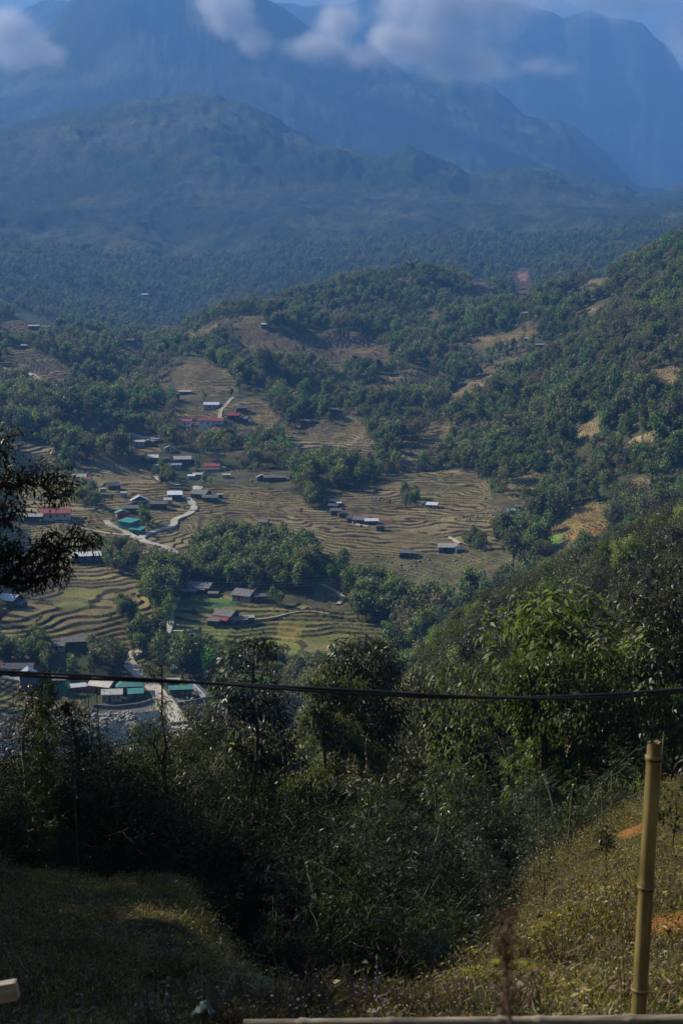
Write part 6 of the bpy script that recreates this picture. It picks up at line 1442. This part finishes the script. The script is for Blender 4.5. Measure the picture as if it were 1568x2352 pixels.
# thin wires over the valley
for i, (pa, pb_) in enumerate([((-60, 1339, 560), (1000, 1318, 640)), ((-60, 1345, 560), (1000, 1324, 640)), ((-60, 1352, 560), (1000, 1330, 640))]):
    A_ = at(*pa); B_ = at(*pb_); k = MB(); k.tube([A_ + (B_ - A_) * t - np.array([0, 0, 4 * t * (1 - t) * 2.0]) for t in np.linspace(0, 1, 24)], .035, 4)
    tag(k.build('power_line', M_steel), ['topmost', 'middle', 'lowest'][i] + ' of three thin wires spanning the valley in front of the big clump', 'wire')

# ================================================================== CLOUDS
def cloud(name, blobs, d, dens, label, seed, thr=.50, scale=.0040, ctr=None):
    """soft cloud: a closed shell whose volume thins out to nothing before it reaches the shell"""
    xs = [b_[0] - b_[2] for b_ in blobs] + [b_[0] + b_[2] for b_ in blobs]; ys = [b_[1] - b_[3] for b_ in blobs] + [b_[1] + b_[3] for b_ in blobs]
    c = at((min(xs) + max(xs)) / 2, (min(ys) + max(ys)) / 2, d); s = d / F
    hx, hz = (max(xs) - min(xs)) / 2 * s, (max(ys) - min(ys)) / 2 * s; hy = hz * .8
    k = MB(); k.box(-hx, hx, -hy, hy, -hz, hz)
    m_ = bpy.data.materials.new('cloud vapour'); m_.use_nodes = True; n = m_.node_tree.nodes; l = m_.node_tree.links; n.clear()
    out = n.new('ShaderNodeOutputMaterial'); pv = n.new('ShaderNodeVolumePrincipled'); l.new(pv.outputs[0], out.inputs['Volume']); pv.inputs['Color'].default_value = (.99, .99, 1, 1); pv.inputs['Anisotropy'].default_value = .25
    tc = n.new('ShaderNodeTexCoord')
    nz = n.new('ShaderNodeTexNoise'); nz.inputs['Scale'].default_value = scale * 1.3; nz.inputs['Detail'].default_value = 7; nz.inputs['Roughness'].default_value = .68
    mp = n.new('ShaderNodeMapping'); mp.inputs['Location'].default_value = (seed * 7.3, seed * 3.1, seed); l.new(tc.outputs['Object'], mp.inputs[0])
    mp.inputs['Location'].default_value = (seed * 731., seed * 317., seed * 91.)
    l.new(mp.outputs[0], nz.inputs['Vector'])
    acc = None
    for (bx, by, brx, bry) in blobs:
        bc = at(bx, by, d) - c
        v1 = n.new('ShaderNodeVectorMath'); v1.operation = 'SUBTRACT'; l.new(tc.outputs['Object'], v1.inputs[0]); v1.inputs[1].default_value = tuple(bc * [1, 0, 1])
        v2 = n.new('ShaderNodeVectorMath'); v2.operation = 'MULTIPLY'; l.new(v1.outputs[0], v2.inputs[0]); v2.inputs[1].default_value = (1 / (brx * s), 1 / (hy), 1 / (bry * s))
        v3 = n.new('ShaderNodeVectorMath'); v3.operation = 'LENGTH'; l.new(v2.outputs[0], v3.inputs[0])
        m1 = n.new('ShaderNodeMapRange'); l.new(v3.outputs['Value'], m1.inputs[0]); m1.inputs[1].default_value = .15; m1.inputs[2].default_value = .98; m1.inputs[3].default_value = 1; m1.inputs[4].default_value = 0
        if acc is None: acc = m1.outputs[0]
        else:
            mx = n.new('ShaderNodeMath'); mx.operation = 'MAXIMUM'; l.new(acc, mx.inputs[0]); l.new(m1.outputs[0], mx.inputs[1]); acc = mx.outputs[0]
    # density = clamp((shape*.75 + noise - thr) ) * dens, and zero where shape is zero
    a1 = n.new('ShaderNodeMath'); a1.operation = 'MULTIPLY_ADD'; l.new(acc, a1.inputs[0]); a1.inputs[1].default_value = .42; l.new(nz.outputs['Fac'], a1.inputs[2])
    m2 = n.new('ShaderNodeMapRange'); l.new(a1.outputs[0], m2.inputs[0]); m2.inputs[1].default_value = thr + .12; m2.inputs[2].default_value = thr + .46; m2.inputs[3].default_value = 0; m2.inputs[4].default_value = 1
    m3 = n.new('ShaderNodeMath'); m3.operation = 'MULTIPLY'; l.new(m2.outputs[0], m3.inputs[0]); l.new(acc, m3.inputs[1])
    m4 = n.new('ShaderNodeMath'); m4.operation = 'MULTIPLY'; l.new(m3.outputs[0], m4.inputs[0]); m4.inputs[1].default_value = dens; l.new(m4.outputs[0], pv.inputs['Density'])
    o = k.build(name, m_, loc=c); tag(o, label, kind='structure'); return o
cloud('cloud', [(1010, 20, 250, 170), (950, 95, 150, 90), (1110, -10, 190, 140), (1070, 140, 150, 75), (890, 90, 80, 70), (1000, 110, 160, 90)], 8000, .013, 'largest pale cloud on the mountain flank', 1)
cloud('cloud', [(530, 35, 110, 90), (575, 90, 70, 60), (490, 10, 80, 60)], 7900, .0115, 'small cloud left of the middle cloud', 2)
cloud('cloud', [(740, 105, 130, 65), (775, 55, 90, 80), (690, 110, 90, 50), (830, 130, 90, 50)], 7800, .013, 'middle cloud on the dark flank', 3)
cloud('cloud', [(60, 110, 130, 80), (10, 60, 110, 80), (110, 125, 80, 55)], 7300, .010, 'soft cloud at the left edge', 4)
cloud('cloud', [(1450, -20, 330, 90), (1330, -20, 210, 80), (1575, 70, 80, 130), (1250, -10, 150, 60)], 11200, .009, 'cloud bank over the far right peak', 5, scale=.002)
cloud('cloud', [(1230, 150, 120, 40), (1290, 158, 80, 32), (1150, 165, 110, 40)], 8200, .006, 'thin wisp below the largest cloud', 6)
